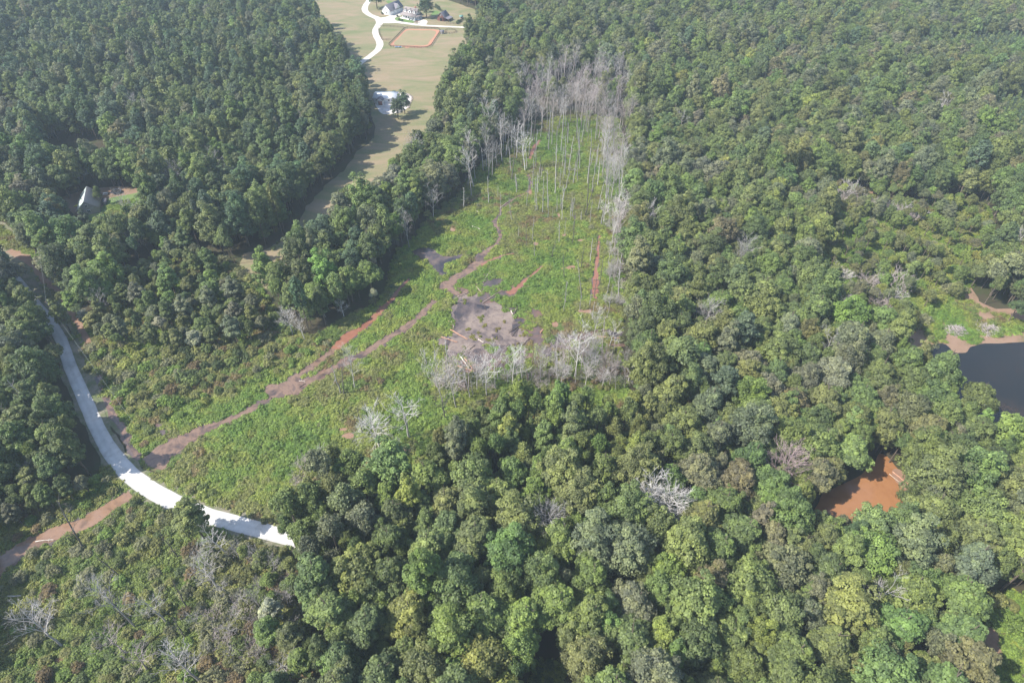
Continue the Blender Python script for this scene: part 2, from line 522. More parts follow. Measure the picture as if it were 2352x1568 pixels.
def stream(name, pts, z, mat, label, excl=True, jit=.42, shift=None):
    pts = [(a, b, w * .86) for a, b, w in pts]
    if excl:
        q, L2, R2 = ribbon([(a, b, w * 1.25 + .9) for a, b, w in pts], .5, 15)
        band('creek_bank', L2, R2, z - .045 - .0007 * len(EXCL), M_SILT, 'dark wet bank of the creek')
    p, L, R = ribbon(pts, jit)
    if excl: EXCL.append(p)
    return band(name, L, R, z, mat, label)


def D(x, y):
    return (x / 4.56 + 945.6, y / 4.56 + 567.3)


# silt flats, pond and creeks
mud_v = [D(*q) for q in [(430, 480), (470, 430), (560, 415), (680, 400), (690, 290), (800, 270), (930, 300), (960, 420), (1030, 470), (1120, 480), (1010, 540),
                         (880, 540), (860, 600), (960, 660), (1150, 620), (1290, 640), (1340, 720), (1250, 740), (1400, 780), (1330, 850),
                         (1500, 900), (1650, 930), (1900, 880), (2150, 830), (2190, 960), (1900, 960), (1800, 1010), (1640, 1020), (1500, 1120),
                         (1330, 1180), (1150, 1230), (1000, 1310), (800, 1320), (560, 1310), (430, 1230), (330, 1180), (350, 1060), (310, 950),
                         (390, 880), (420, 760), (465, 640), (440, 560)]]
mud_poly = densify(wp(mud_v), 1.0, 2.0, 31)
sheet('silt_flat', mud_poly, .07, M_SILT, 'dark wet silt flat around the pond')
pond_poly = densify(wp([D(*q) for q in [(450, 560), (520, 505), (620, 510), (700, 560), (760, 585), (860, 590), (960, 650), (1060, 720), (1180, 740), (1190, 800),
                                        (1120, 880), (1200, 930), (1180, 990), (1080, 1040), (900, 1050), (760, 1050), (780, 1150), (760, 1250), (700, 1280),
                                        (600, 1200), (500, 1120), (400, 1180), (345, 1170), (350, 1060), (320, 950), (400, 880), (425, 760), (465, 650)]]), .8, 2.4, 41)
EXCL.append(pond_poly)
sheet('pond', pond_poly, .11, M_POND, 'shallow silty tan pond')
wet('pond', [D(*q) for q in [(270, 60), (330, 100), (400, 90), (540, 70), (500, 120), (410, 160), (330, 170), (320, 250), (400, 290), (300, 300), (240, 230), (180, 150), (60, 100),
                             (-20, 60), (40, 10), (200, 20)]], .11, M_DARKW, 'dark shallow water at the edge of the woods')
stream('creek', [(1020, 664, 4.5), (1036, 645, 4.2), (1050, 637, 4.0), (1088, 614, 4.2), (1103, 597, 4.2), (1108, 582, 3.5), (1125, 572, 2.2), (1138, 562, 1.7), (1150, 547, 1.6),
                 (1148, 532, 1.7), (1136, 520, 1.9), (1135, 507, 1.8), (1148, 497, 1.5), (1148, 484, 1.0), (1163, 467, .7), (1190, 452, .6),
                 (1213, 440, 1.0), (1222, 420, 1.3), (1212, 400, .8)], .13, M_CREEK, 'muddy creek winding up the marsh')
for k_, pts_ in enumerate([[(455, 570), (530, 520), (610, 530), (590, 610), (540, 660), (500, 740), (470, 830), (440, 880), (415, 860), (440, 760), (468, 660)],
                         [(590, 1090), (690, 1060), (760, 1080), (770, 1170), (740, 1240), (660, 1230), (560, 1150)], [(1080, 760), (1180, 745), (1185, 800), (1120, 870), (1160, 930), (1090, 960), (1040, 880)],
                         [(330, 960), (400, 920), (420, 1000), (380, 1090), (345, 1150), (350, 1060)], [(700, 560), (780, 590), (860, 600), (800, 650), (720, 630)], [(850, 900), (930, 890), (960, 960), (880, 980)]]):
    wet('pond_margin', [D(*q) for q in pts_], .122 + .001 * k_, M_DARKW, 'dark wet margin of the silty pond', 1.6, False)
wet('creek', [D(*q) for q in [(280, 440), (340, 340), (430, 380), (440, 430), (480, 470), (560, 430), (600, 450), (560, 490), (460, 520), (420, 470), (360, 430)]],
    .125, M_CREEK, 'brown creek mouth at the pond')
stream('creek', [D(240, 560) + (2.6,), (963, 727, 3.0), (933, 752, 3.2), (888, 779, 3.0), (838, 811, 3.0), (800, 829, 3.2), (763, 849, 3.3), (713, 874, 3.4), (680, 890, 4.2),
                 (650, 900, 5.5), (622, 905, 5)], .13, M_CREEK, 'lower muddy creek branch')
stream('creek', [(663, 876, 3.2), (700, 854, 3.4), (728, 831, 3.0), (753, 816, 2.4), (770, 799, 2.6)], .135, M_CREEK, 'upper muddy creek branch')
stream('red_stream', [(768, 802, 3.4), (783, 784, 4.2), (798, 774, 4.0), (838, 749, 3.0), (863, 727, 3.0), (883, 704, 2.6), (903, 687, 1.6), (913, 669, 2.0), (930, 654, 1.6),
                      (940, 640, .7)], .14, M_REDW, 'red clay stream beside the trees')
wet('creek', [(606, 892), (614, 880), (632, 884), (655, 876), (690, 868), (702, 885), (690, 900), (680, 913), (664, 905), (640, 912), (626, 918), (612, 908)],
    .12, M_CREEK, 'wide pool of the creek', .4)
stream('creek', [(622, 912, 2.2), (603, 928, 2.4), (588, 933, 2.8), (575, 943, 2.6), (548, 957, 2.2), (530, 965, 2.8), (510, 969, 2.8), (482, 983, 3.6), (455, 992, 4.0), (430, 1003, 4.8),
                 (400, 1022, 6.0), (384, 1040, 7.5)], .13, M_CREEK, 'brown creek above the road')
wet('creek', [(322, 1054), (345, 1043), (360, 1025), (400, 1010), (415, 1030), (392, 1044), (388, 1060), (390, 1070), (378, 1083), (360, 1078), (340, 1070)],
    .12, M_CREEK, 'dark pool against the road bank', .35)
stream('ditch', [(228, 862, 1.6), (236, 890, 1.0), (250, 924, 1.0), (258, 945, 1.5), (268, 962, 1.8), (280, 978, 1.6), (292, 1000, 1.8), (303, 1034, 1.6), (322, 1054, 1.8)], .13, M_CREEK,
       'narrow ditch along the road')
stream('red_stream', [D(1010, 490) + (3.6,), D(1100, 430) + (3.0,), D(1150, 380) + (2.2,), D(1230, 330) + (1.6,), D(1290, 270) + (1.6,), D(1330, 230) + (1.8,), D(1375, 205) + (.8,)], .14, M_REDW,
       'red stream running down to the silt flat')
stream('red_stream', [D(730, 190) + (1.6,), D(800, 150) + (1.4,), D(900, 110) + (1.2,), D(980, 80) + (1.0,), D(1070, 72) + (.6,)], .14, M_REDW, 'orange stream joining the creek')
stream('red_stream', [(1366, 686, 1.6), (1367, 668, 2.6), (1369, 640, 2.4), (1368, 617, 1.8), (1373, 587, 1.4), (1374, 565, 1.0), (1378, 540, .8)], .14, M_REDW, 'red clay ditch along the dead trees')
stream('red_stream', [(1216, 366, 1.8), (1222, 350, 2.2), (1230, 335, 2.0), (1242, 320, 1.0)], .14, M_REDW, 'orange stream at the head of the marsh')
stream('creek', [(-60, 1345, 8), (0, 1300, 6.5), (50, 1264, 5.2), (100, 1240, 4.8), (140, 1224, 5.0), (170, 1208, 5.4), (205, 1196, 5.0), (237, 1182, 4.0), (262, 1160, 4.0), (286, 1142, 5.0), (300, 1134, 3.6)],
       .13, M_TAN, 'brown creek below the road')
# scattered red clay seeps in the marsh
for i, (x, y, rx, ry) in enumerate([(1230, 560, 6, 3), (1332, 552, 10, 2.5), (1295, 540, 4, 5), (1310, 615, 9, 2.5), (1345, 715, 14, 4), (1275, 745, 8, 5), (800, 1000, 12, 5), (788, 985, 8, 4),
                                    (930, 1030, 9, 5), (1040, 527, 6, 4), (1322, 500, 3, 4), (1285, 495, 3, 5), (1220, 442, 4, 5), (870, 795, 9, 3), (735, 878, 6, 3), (1300, 800, 12, 3),
                                    (1415, 792, 18, 4), (366, 975, 8, 4), (375, 990, 5, 6), (430, 1010, 4, 3)]):
    pts = [(x + rx * 1.3 * math.cos(a), y + ry * 1.3 * math.sin(a)) for a in np.linspace(0, 2 * math.pi, 12, endpoint=False)]
    p = densify(wp(pts), .8, .7, 50 + i)
    EXCL.append(p)
    sheet('clay_patch', p, .09, M_REDDIRT if i not in (10, 15, 17, 18) else M_SILT, 'wet clay showing through the marsh growth')
wet('lake', [(2120, 800), (2139, 791), (2165, 787), (2192, 811), (2219, 812), (2229, 797), (2262, 789), (2352, 785), (2700, 775), (2760, 1150), (2300, 1060), (2170, 930)], .09,
    M_LAKE, 'dark still lake beside the clearing', .5)
wet('orange_pond', [(1862, 1225), (1872, 1165), (1895, 1128), (1950, 1108), (2000, 1070), (2020, 1035), (2045, 1050), (2062, 1078), (2092, 1130), (2085, 1200), (2060, 1260), (1960, 1275)],
    .09, M_ORANGE, 'orange clay coloured pond', .5)
wet('clay_bank', [(2040, 1082), (2062, 1072), (2082, 1092), (2100, 1135), (2080, 1132)], .12, M_REDDIRT, 'red clay bank beside the orange pond', .3)

# gravel road, dirt track, driveway
road_v = [(-60, 590, 5.5), (5, 612, 5.5), (40, 645, 5.5), (75, 690, 5.5), (118, 742, 5.8), (143, 784, 5.6), (160, 838, 6.0), (191, 909, 6.2), (224, 984, 6.6), (255, 1040, 7), (300, 1092, 7.4),
          (350, 1128, 7.6), (410, 1160, 7.6), (480, 1186, 7.2), (588, 1214, 7.0), (656, 1234, 6.6), (720, 1250, 6.4), (775, 1262, 6)]
road_poly, rL, rR = ribbon([(a, b, w * .63) for a, b, w in road_v], .05)
EXCL.append(road_poly)
band('gravel_road', rL, rR, .20, M_ROAD, 'white gravel road curving past the marsh')
vp, vL, vR = ribbon([(a, b, w * .63 + 2.4) for a, b, w in road_v], .25, 61)
band('road_shoulder', vL, vR, .16, M_VERGE, 'dusty shoulder of the gravel road')
stream('dirt_track', [(20, 575, 3.5), (60, 592, 4), (86, 615, 4), (96, 640, 2.6), (112, 655, 2.6), (135, 668, 2.6), (150, 690, 2.2), (165, 718, 2.4), (185, 752, 2.4), (205, 790, 1.6)], .10, M_REDDIRT,
       'red dirt track beside the road')


def A(x, y):
    return (x / 7.2 + 808, y / 7.2)


dr = [A(340, -120) + (4.5,), A(300, -20) + (4.5,), A(280, 20) + (4.6,), A(225, 100) + (4.8,), A(210, 160) + (5,), A(240, 215) + (5,), A(330, 270) + (5,), A(440, 310) + (5.5,), A(470, 370) + (6,), A(440, 420) + (5,),
      A(395, 480) + (4.6,), A(385, 540) + (4.6,), A(410, 610) + (4.6,), A(455, 680) + (5,), A(470, 740) + (5,), A(440, 820) + (5,), A(370, 880) + (4.6,), A(280, 950) + (4.6,), A(200, 1000) + (4.6,),
      A(80, 1090) + (4.6,), A(-30, 1180) + (4.6,)]
p, L_, R_ = ribbon(dr, .06); band('driveway', L_, R_, .08, M_DRIVE, 'pale driveway winding through the pasture')
dr = [A(450, 330) + (5,), A(600, 350) + (6,), A(760, 370) + (4.5,), A(1000, 405) + (4,), A(1250, 430) + (3.6,), A(1500, 440) + (3.2,), A(1750, 452) + (3,), A(1960, 460) + (3,), A(2080, 455) + (2.5,), A(2170, 490) + (2.5,)]
p, L_, R_ = ribbon(dr, .06); band('driveway', L_, R_, .085, M_DRIVE, 'pale lane passing below the farmhouse')
sheet('driveway', densify(wp([A(*q) for q in [(430, 300), (560, 290), (640, 255), (740, 225), (850, 180), (870, 240), (770, 270), (700, 310), (740, 350), (820, 385), (560, 390), (450, 380)]]), 1.5, .3),
      .09, M_DRIVE, 'pale forecourt of the garage')
sheet('driveway', densify(wp([A(*q) for q in [(1090, 370), (1150, 325), (1230, 330), (1260, 370), (1220, 430), (1090, 410)]]), 1.5, .3), .09, M_DRIVE, 'pale parking spot beside the farmhouse')
sheet('lawn', densify(wp([A(*q) for q in [(680, 315), (745, 285), (850, 310), (950, 330), (1040, 345), (1030, 385), (870, 375), (760, 360)]]), 1.2, .3), .07, M_LAWN, 'green front lawn of the farmhouse')
sheet('lawn', densify(wp([A(*q) for q in [(1350, 190), (1400, 180), (1480, 205), (1440, 235), (1370, 270), (1300, 260)]]), 1.2, .3), .07, M_LAWN, 'bright green lawn behind the big tree')
sheet('lawn', densify(wp([A(*q) for q in [(600, 0), (700, 40), (850, 100), (800, 120), (620, 80), (560, 30)]]), 2, .8), .05, M_LAWN, 'greener strip of pasture behind the garage')
ar = [A(*q) for q in [(620, 745), (880, 490), (925, 482), (1430, 492), (1460, 520), (1300, 765), (1240, 790), (1150, 795), (640, 770)]]
sheet('riding_arena', densify(wp(ar), 2, .2), .06, M_ARENA, 'orange sand rim of the riding arena')
ar2 = [A(*q) for q in [(680, 740), (860, 540), (925, 500), (1380, 510), (1410, 535), (1250, 750), (1180, 765), (1000, 755), (700, 760)]]
sheet('riding_arena', densify(wp(ar2), 2, .6), .09, patchy('arena_grass', [(.22, .20, .10), (.26, .22, .125), (.29, .21, .13)], (.1, 1.5)), 'dry grass inside the riding arena')

# ------------------------------------------------------------------ plant prototypes
def unit(v):
    return v / (np.linalg.norm(v, axis=-1, keepdims=True) + 1e-9)


def leaves(mb, centers, radii, n, size, rg, mat=0, up=.35, axis=None, jit=.55, elong=1.35, shell=(.72, 1.05), low=-.35, lvbase=None):
    """leaf-sized quads on the outer side of small clumps"""
    k = len(centers)
    c = np.repeat(centers, n, axis=0)
    r = np.repeat(radii, n)
    d = unit(rg.normal(size=(k * n, 3)))
    d[:, 2] = np.where(d[:, 2] < low, -d[:, 2], d[:, 2])
    pos = c + d * (r * rg.uniform(*shell, k * n))[:, None]
    out = d * .9 + rg.normal(size=d.shape) * jit
    if axis is not None:
        out += unit(pos - axis) * .45
    out[:, 2] += up
    nn = unit(out)
    a = unit(np.cross(nn, unit(rg.normal(size=nn.shape))))
    b = np.cross(nn, a)
    s = (size * rg.uniform(.55, 1.25, k * n))[:, None]
    A_, B_ = a * s * elong * .5, b * s * .5
    sag = nn * s * rg.uniform(-.25, .25, k * n)[:, None]
    V = np.stack([pos - A_, pos - B_ + sag, pos + A_, pos + B_ + sag], 1).reshape(-1, 3)
    F = np.arange(k * n * 4).reshape(-1, 4)
    cl = rg.uniform(.15, .85, k) if lvbase is None else lvbase
    lv = np.clip(np.repeat(np.repeat(cl, n) + rg.normal(0, .16, k * n), 4), 0, 1)
    mb.add(V, F, mat, lv)


def ellipsoid_clumps(rg, n, c, rad, cr, low=-.25, push=1.0):
    """clump centres over an ellipsoid, roughly even (golden spiral with jitter)"""
    i = np.arange(n) + .5
    z = 1 - (1 - low) * i / n
    ph = i * 2.39996 + rg.uniform(0, 6)
    q = np.sqrt(np.maximum(0, 1 - z * z))
    d = np.stack([q * np.cos(ph), q * np.sin(ph), z], 1) + rg.normal(0, .09, (n, 3))
    s = rg.uniform(.78, 1.08, n)[:, None] * push
    return np.array(c) + d * s * np.array(rad), rg.uniform(.75, 1.3, n) * cr


def limbs(mb, rg, h0, h1, spread, r0, n=7, mat=0, lv=.5):
    """trunk with rising limbs"""
    lean = rg.normal(0, .02, 2) * h1
    zz = np.linspace(0, h1 * .86, 6)
    pts = np.stack([lean[0] * zz / h1 + rg.normal(0, .08, 6) * zz / h1, lean[1] * zz / h1 + rg.normal(0, .08, 6) * zz / h1, zz], 1)
    pts[0] = (0, 0, -.15)
    mb.tube(pts, np.linspace(r0, r0 * .22, 6), 6, mat, lv)
    for i in range(n):
        z = h0 + (h1 * .8 - h0) * (i + rg.uniform(0, .8)) / n
        a = i * 2.4 + rg.uniform(-.5, .5)
        ln = spread * rg.uniform(.6, .9) * (1 - .45 * (z - h0) / (h1 - h0))
        b = np.array([np.interp(z, zz, pts[:, 0]), np.interp(z, zz, pts[:, 1]), z])
        d = np.array([math.cos(a), math.sin(a), rg.uniform(.45, .9)])
        rr = r0 * .42 * (1 - .6 * z / h1)
        mb.tube([b, b + d * ln * .45, b + d * ln * .8 + (0, 0, ln * .18)], [rr, rr * .6, rr * .2], 4, mat, lv, cap=False)


def broadleaf(seed, R, h, style):
    rg = np.random.default_rng(seed)
    cr, tr = MB(), MB()
    ch = h - (4.2 if style != 'tall' else 4.5)            # crown height
    lim = []
    if style == 'round':
        c, r = ellipsoid_clumps(rg, 92, (0, 0, h - ch * .58), (R * .84, R * .84, ch * .52), R * .20, -.55)
        ph = np.arctan2(c[:, 1], c[:, 0]); c[:, :2] *= (1 + .16 * np.sin(ph * 3 + seed) + .1 * np.sin(ph * 5 + seed * 2))[:, None]; c[:, 2] += .5 * np.sin(ph * 2 + seed) + .4 * np.sin(c[:, 0] * 1.7 + seed)
        r *= rg.uniform(.75, 1.35, len(r))
        lim.append((c, r))
        c, r = ellipsoid_clumps(rg, 26, (0, 0, h - ch * .58), (R * .5, R * .5, ch * .36), R * .24, 0)
        lim.append((c, r))
    elif style == 'lobed':
        for q in range(5):
            a = q * 1.257 + rg.uniform(-.4, .4)
            f = rg.uniform(.42, .58)
            cc = (R * f * math.cos(a), R * f * math.sin(a), h - ch * rg.uniform(.55, .72)) if q else (0, 0, h - ch * .42)
            k = R * rg.uniform(.40, .52)
            c, r = ellipsoid_clumps(rg, 27, cc, (k, k, k * rg.uniform(.9, 1.25)), R * .165, -.45)
            lim.append((c, r))
    elif style == 'tall':
        c, r = ellipsoid_clumps(rg, 80, (0, 0, h - ch * .52), (R * .8, R * .8, ch * .5), R * .24, -.7)
        c[:, :2] *= (1 + .25 * np.sin(c[:, 2] * 1.3 + seed))[:, None]
        lim.append((c, r))
        c, r = ellipsoid_clumps(rg, 18, (0, 0, h - ch * .52), (R * .4, R * .4, ch * .36), R * .26, -.5)
        lim.append((c, r))
    else:                                                    # feathery: open, many small upright sprays
        for q in range(9):
            a = q * 2.4 + rg.uniform(-.3, .3)
            f = rg.uniform(.15, .7)
            zz = h - ch * (.12 + .55 * f) * rg.uniform(.8, 1.15)
            c, r = ellipsoid_clumps(rg, 16, (R * f * math.cos(a), R * f * math.sin(a), zz), (R * .27, R * .27, R * .42), R * .13, -.7)
            lim.append((c, r))
    axis = np.array([0, 0, h - ch * .6])
    for c, r in lim:
        if style == 'feathery':
            leaves(cr, c, r, 46, .29, rg, 0, .25, axis, .9, 1.7, (.3, 1.45), -.9)
        else:
            leaves(cr, c, r, 105, .38, rg, 0, .6, axis, .75)
    limbs(tr, rg, h - ch * .95, h, R, .16 + R * .045, 8)
    return cr, tr


def pine(seed, R, h):
    rg = np.random.default_rng(seed)
    cr, tr = MB(), MB()
    ch = h * .5
    C_, r_ = [], []
    n = 46
    for i in range(n):
        t = (i + rg.uniform(0, 1)) / n                       # 0 top .. 1 bottom
        prof = (t ** .55) * (1 - .45 * max(0, t - .6) / .4)
        a = i * 2.4 + rg.uniform(-.5, .5)
        q = R * prof * rg.uniform(.45, 1.0)
        C_.append((q * math.cos(a), q * math.sin(a), h - .3 - ch * t + q * .12))
        r_.append(R * rg.uniform(.19, .30))
    C_, r_ = np.array(C_), np.array(r_)
    leaves(cr, C_, r_, 84, .36, rg, 0, .55, np.array([0, 0, h - ch * .6]), .8, 1.9, (.35, 1.1), -.5)
    zz = np.linspace(-.1, h - .6, 7)
    pts = np.stack([np.sin(zz * .12 + seed) * .15, np.cos(zz * .1 + seed) * .15, zz], 1)
    tr.tube(pts, np.linspace(.22, .05, 7), 6)
    for i in range(0, n, 2):
        tr.tube([(0, 0, C_[i][2] - .5), C_[i]], [.07, .02], 3, cap=False)
    for z in np.linspace(h * .25, h * .5, 6):
        a = rg.uniform(0, 6.28)
        tr.tube([(0, 0, z), (math.cos(a) * .9, math.sin(a) * .9, z + .2)], [.05, .015], 3, cap=False)
    return cr, tr


def young_pine(seed, R, h):
    rg = np.random.default_rng(seed)
    cr, tr = MB(), MB()
    C_, r_ = [], []
    for i in range(26):
        t = (i + .5) / 26
        a = i * 2.4
        q = R * (t ** .8) * rg.uniform(.6, 1)
        C_.append((q * math.cos(a), q * math.sin(a), h - h * .78 * t)); r_.append(R * .26 * (.5 + .6 * t))
    leaves(cr, np.array(C_), np.array(r_), 26, .42, rg, 0, .35, np.array([0, 0, h * .4]), .6, 1.6)
    tr.tube([(0, 0, -.1), (0, 0, h * .9)], [.12, .03], 5)
    return cr, tr


def grow(mb, rg, p, d, ln, r, depth, maxd, lv, spread, minr=.022):
    segs = 3
    pts, q, dd = [p], p, d
    for s in range(segs):
        dd = unit(dd + rg.normal(0, .13, 3) + np.array([0, 0, .06]))
        q = q + dd * ln / segs
        pts.append(q)
    r1 = max(minr * .5, r * .5)
    mb.tube(pts, np.linspace(r, r1, segs + 1), 5 if depth == 0 else 3, 0, lv, cap=depth < 2)
    if depth >= maxd:
        return
    kids = {0: 9, 1: 5, 2: 4}.get(depth, 3)
    for k in range(kids):
        t = rg.uniform(.35, 1.0) if depth else .38 + .6 * (k + rg.uniform(0, .9)) / kids
        f = t * segs
        i = min(segs - 1, int(f))
        b = pts[i] + (pts[i + 1] - pts[i]) * (f - i)
        a = rg.uniform(0, 6.283) if depth else k * 2.4
        side = unit(np.cross(dd, unit(rg.normal(size=3))))
        nd = unit(dd * rg.uniform(.45, .9) + side * spread * rg.uniform(.6, 1.2) + np.array([0, 0, .25]))
        grow(mb, rg, b, nd, ln * (.62 if depth == 0 else .6) * rg.uniform(.7, 1.1) * (1.15 - .45 * t), max(minr, r * .42), depth + 1, maxd, min(1, lv + .12), spread, minr)


def split_dead(seed, h, spread, maxd, r, n=13):
    """trunk and branches as two meshes"""
    rg = np.random.default_rng(seed)
    tr, br = MB(), MB()
    full = MB()
    zz = np.linspace(0, h, 7)
    ln = rg.normal(0, .03, 2)
    pts = np.stack([ln[0] * zz + rg.normal(0, .05, 7), ln[1] * zz + rg.normal(0, .05, 7), zz], 1)
    pts[0] = (0, 0, -.15)
    tr.tube(pts, np.linspace(r, r * .18, 7), 6, 0, .35)
    for k in range(n):
        t = .32 + .66 * (k + rg.uniform(0, .8)) / n
        z = t * h
        b = np.array([np.interp(z, zz, pts[:, 0]), np.interp(z, zz, pts[:, 1]), z])
        a = k * 2.4 + rg.uniform(-.5, .5)
        d = unit(np.array([math.cos(a) * spread, math.sin(a) * spread, rg.uniform(.6, 1.1)]))
        grow(br, rg, b, d, h * rg.uniform(.26, .42) * (1.25 - .6 * t), r * .38 * (1.2 - .7 * t), 1, maxd, .45, .75)
    return tr, br


def snag(seed, h, r, stubs):
    rg = np.random.default_rng(seed)
    mb = MB()
    n = 8
    zz = np.linspace(0, h, n)
    ln = rg.normal(0, .035, 2)
    pts = np.stack([ln[0] * zz + rg.normal(0, .07, n), ln[1] * zz + rg.normal(0, .07, n), zz], 1)
    pts[0] = (0, 0, -.15)
    mb.tube(pts, np.linspace(r, r * .4, n), 6, 0, .3)
    for k in range(stubs):
        z = h * rg.uniform(.3, .97)
        b = np.array([np.interp(z, zz, pts[:, 0]), np.interp(z, zz, pts[:, 1]), z])
        a = rg.uniform(0, 6.28)
        L_ = rg.uniform(.4, 2.2)
        d = unit(np.array([math.cos(a), math.sin(a), rg.uniform(-.1, .9)]))
        e = b + d * L_
        mb.tube([b, (b + e) / 2 + rg.normal(0, .07, 3), e], [r * .3, r * .2, .015], 3, 0, .5, cap=False)
        if L_ > 1.2:
            mb.tube([b + d * L_ * .5, b + d * L_ * .8 + rg.normal(0, .3, 3) + (0, 0, .3)], [.035, .012], 3, 0, .6, cap=False)
    return mb


def shrub(seed, R, h, style=0):
    rg = np.random.default_rng(seed)
    cr, st = MB(), MB()
    m = 3 + seed % 4
    for q in range(m):
        a = q * 6.28 / m + rg.uniform(-.4, .4)
        f = R * rg.uniform(.2, .55)
        k = R * rg.uniform(.4, .62)
        hh = h * rg.uniform(.6, 1.0)
        c, r = ellipsoid_clumps(rg, 13, (f * math.cos(a), f * math.sin(a), hh * .5), (k, k, hh * .5), R * .2, -.3)
        leaves(cr, c, r, 40 if style == 0 else 26, .25, rg, 0, .8, np.array([0, 0, 0]), .7, 1.4, (.5, 1.2))
        for s in range(3):
            st.tube([(f * .3 * math.cos(a), f * .3 * math.sin(a), -.05), c[s * 4] * .7 + (0, 0, .2), c[s * 4] + rg.normal(0, .3, 3) + (0, 0, .4)], [.05, .03, .012], 3, cap=False)
    if style:
        for s in range(26):
            a = rg.uniform(0, 6.28); f = R * rg.uniform(.1, .9)
            e = np.array([f * math.cos(a), f * math.sin(a), h * rg.uniform(.7, 1.25)])
            st.tube([(e[0] * .3, e[1] * .3, 0), e * .6 + (0, 0, .2), e], [.04, .025, .012], 3, cap=False)
            st.tube([e * .7, e + rg.normal(0, .5, 3)], [.02, .01], 3, cap=False)
    return cr, st


PROTO = {}       # kind -> list of dict(R, h, crown mesh, trunk mesh, joined MB)


def register(kind, R, h, cr, tr, mats):
    """mats: (crown material, trunk material)"""
    j = MB()
    j.merge(cr, 0)
    j.merge(tr, 1)
    PROTO.setdefault(kind, []).append(dict(R=R, h=h, crown=cr.mesh(kind + '_crown', [mats[0]]), trunk=tr.mesh(kind + '_trunk', [mats[1]]),
                                           join=j, joined=j.mesh(kind, list(mats)), mats=mats))


for i, (R, h, s) in enumerate([(5.0, 19, 'round'), (5.0, 18, 'round'), (4.8, 20, 'round'), (5.2, 19, 'lobed'), (5.0, 20, 'lobed'), (5.0, 18, 'lobed'), (4.8, 21, 'lobed'),
                               (3.6, 20, 'tall'), (3.4, 21, 'tall'), (3.6, 18, 'tall'), (4.2, 17, 'feathery'), (4.0, 18, 'feathery'), (3.6, 16, 'feathery')]):
    register('broadleaf_tree', R, h, *broadleaf(100 + i, R, h, s), (LEAF, BARK))
BL_ROUND, BL_TALL, BL_FEATHER = [0, 1, 2, 3, 4, 5, 6], [7, 8, 9], [10, 11, 12]
for i in range(5):
    register('pine_tree', 3.6, 20, *pine(200 + i, 3.6, 18 + i), (NEEDLE, BARK))
    PROTO['pine_tree'][-1]['h'] = 18 + i
for i in range(3):
    register('young_pine', 1.9, 8, *young_pine(240 + i, 1.9, 8 + i * .6), (NEEDLE, BARK))
for i in range(6):
    register('shrub', 2.2, 3.0, *shrub(300 + i, 2.2, 3.0, 1 if i > 3 else 0), (COVER, DEADWOOD))
dead_specs = [(18, .5, 3, .19), (17, .62, 3, .2), (19, .42, 3, .2), (15, .85, 3, .26), (13, 1.05, 3, .27), (20, .35, 3, .19), (19, .34, 2, .17), (17, .3, 2, .16), (15, .85, 3, .24), (14, 1.0, 3, .25)]
for i, (h, sp, md, r) in enumerate(dead_specs):
    t_, b_ = split_dead(400 + i, h, sp, md, r, 30 if i > 7 else 13)
    register('dead_tree', 3.0, h, b_, t_, (DEADWOOD, DEADWOOD))
for i, (h, r, st) in enumerate([(15, .17, 9), (12, .18, 6), (18, .16, 13), (7, .22, 3), (13, .16, 11), (20, .17, 15)]):
    mb = snag(500 + i, h, r, st)
    PROTO.setdefault('standing_dead_trunk', []).append(dict(R=.5, h=h, crown=None, trunk=None, joined=mb.mesh('standing_dead_trunk', [DEADWOOD]), join=mb, mats=(DEADWOOD,)))


def dead_bush(seed):
    rg = np.random.default_rng(seed)
    mb = MB()
    for k in range(16):
        a = k * 2.4
        d = unit(np.array([math.cos(a) * rg.uniform(.2, .8), math.sin(a) * rg.uniform(.2, .8), 1]))
        grow(mb, rg, np.array([math.cos(a) * .4, math.sin(a) * .4, -.05]), d, rg.uniform(1.8, 3.4), .05, 1, 3, .5, .8, .018)
    return mb


for i in range(4):
    mb = dead_bush(600 + i)
    PROTO.setdefault('dead_bush', []).append(dict(R=2.2, h=3.6, crown=None, trunk=None, joined=mb.mesh('dead_bush', [DEADWOOD]), join=mb, mats=(DEADWOOD,)))


def cover_patch(seed, R, n, size, hmax):
    rg = np.random.default_rng(seed)
    mb = MB()
    k = 9
    a = rg.uniform(0, 6.28, k); f = R * np.sqrt(rg.uniform(0, 1, k)) * .8
    c = np.stack([f * np.cos(a), f * np.sin(a), rg.uniform(.05, .35, k) * hmax], 1)
    n_before = len(mb.v)
    leaves(mb, c, rg.uniform(.34, .6, k) * R, n // k, size, rg, 0, 1.5, None, .5, 1.5, (.35, 1.0), 0)
    mb.v[n_before][:, 2] *= hmax / (.6 * R + .35 * hmax)
    # upright blades
    m = n // 4
    a = rg.uniform(0, 6.28, m); f = R * np.sqrt(rg.uniform(0, 1, m))
    b = np.stack([f * np.cos(a), f * np.sin(a), np.full(m, -.03)], 1)
    d = unit(np.stack([rg.normal(0, .35, m), rg.normal(0, .35, m), np.ones(m)], 1)) * (hmax * rg.uniform(.5, 1.1, m))[:, None]
    w = unit(np.cross(d, rg.normal(size=d.shape))) * .07
    V = np.stack([b - w, b + w, b + d], 1).reshape(-1, 3)
    mb.add(V, np.arange(m * 3).reshape(-1, 3), 0, np.repeat(rg.uniform(.3, 1, m), 3))
    return mb


COVERP = [cover_patch(700 + i, 1.45, 330, .27, .55 + .06 * i) for i in range(6)] + [cover_patch(720 + i, .65, 90, .22, .5) for i in range(4)]


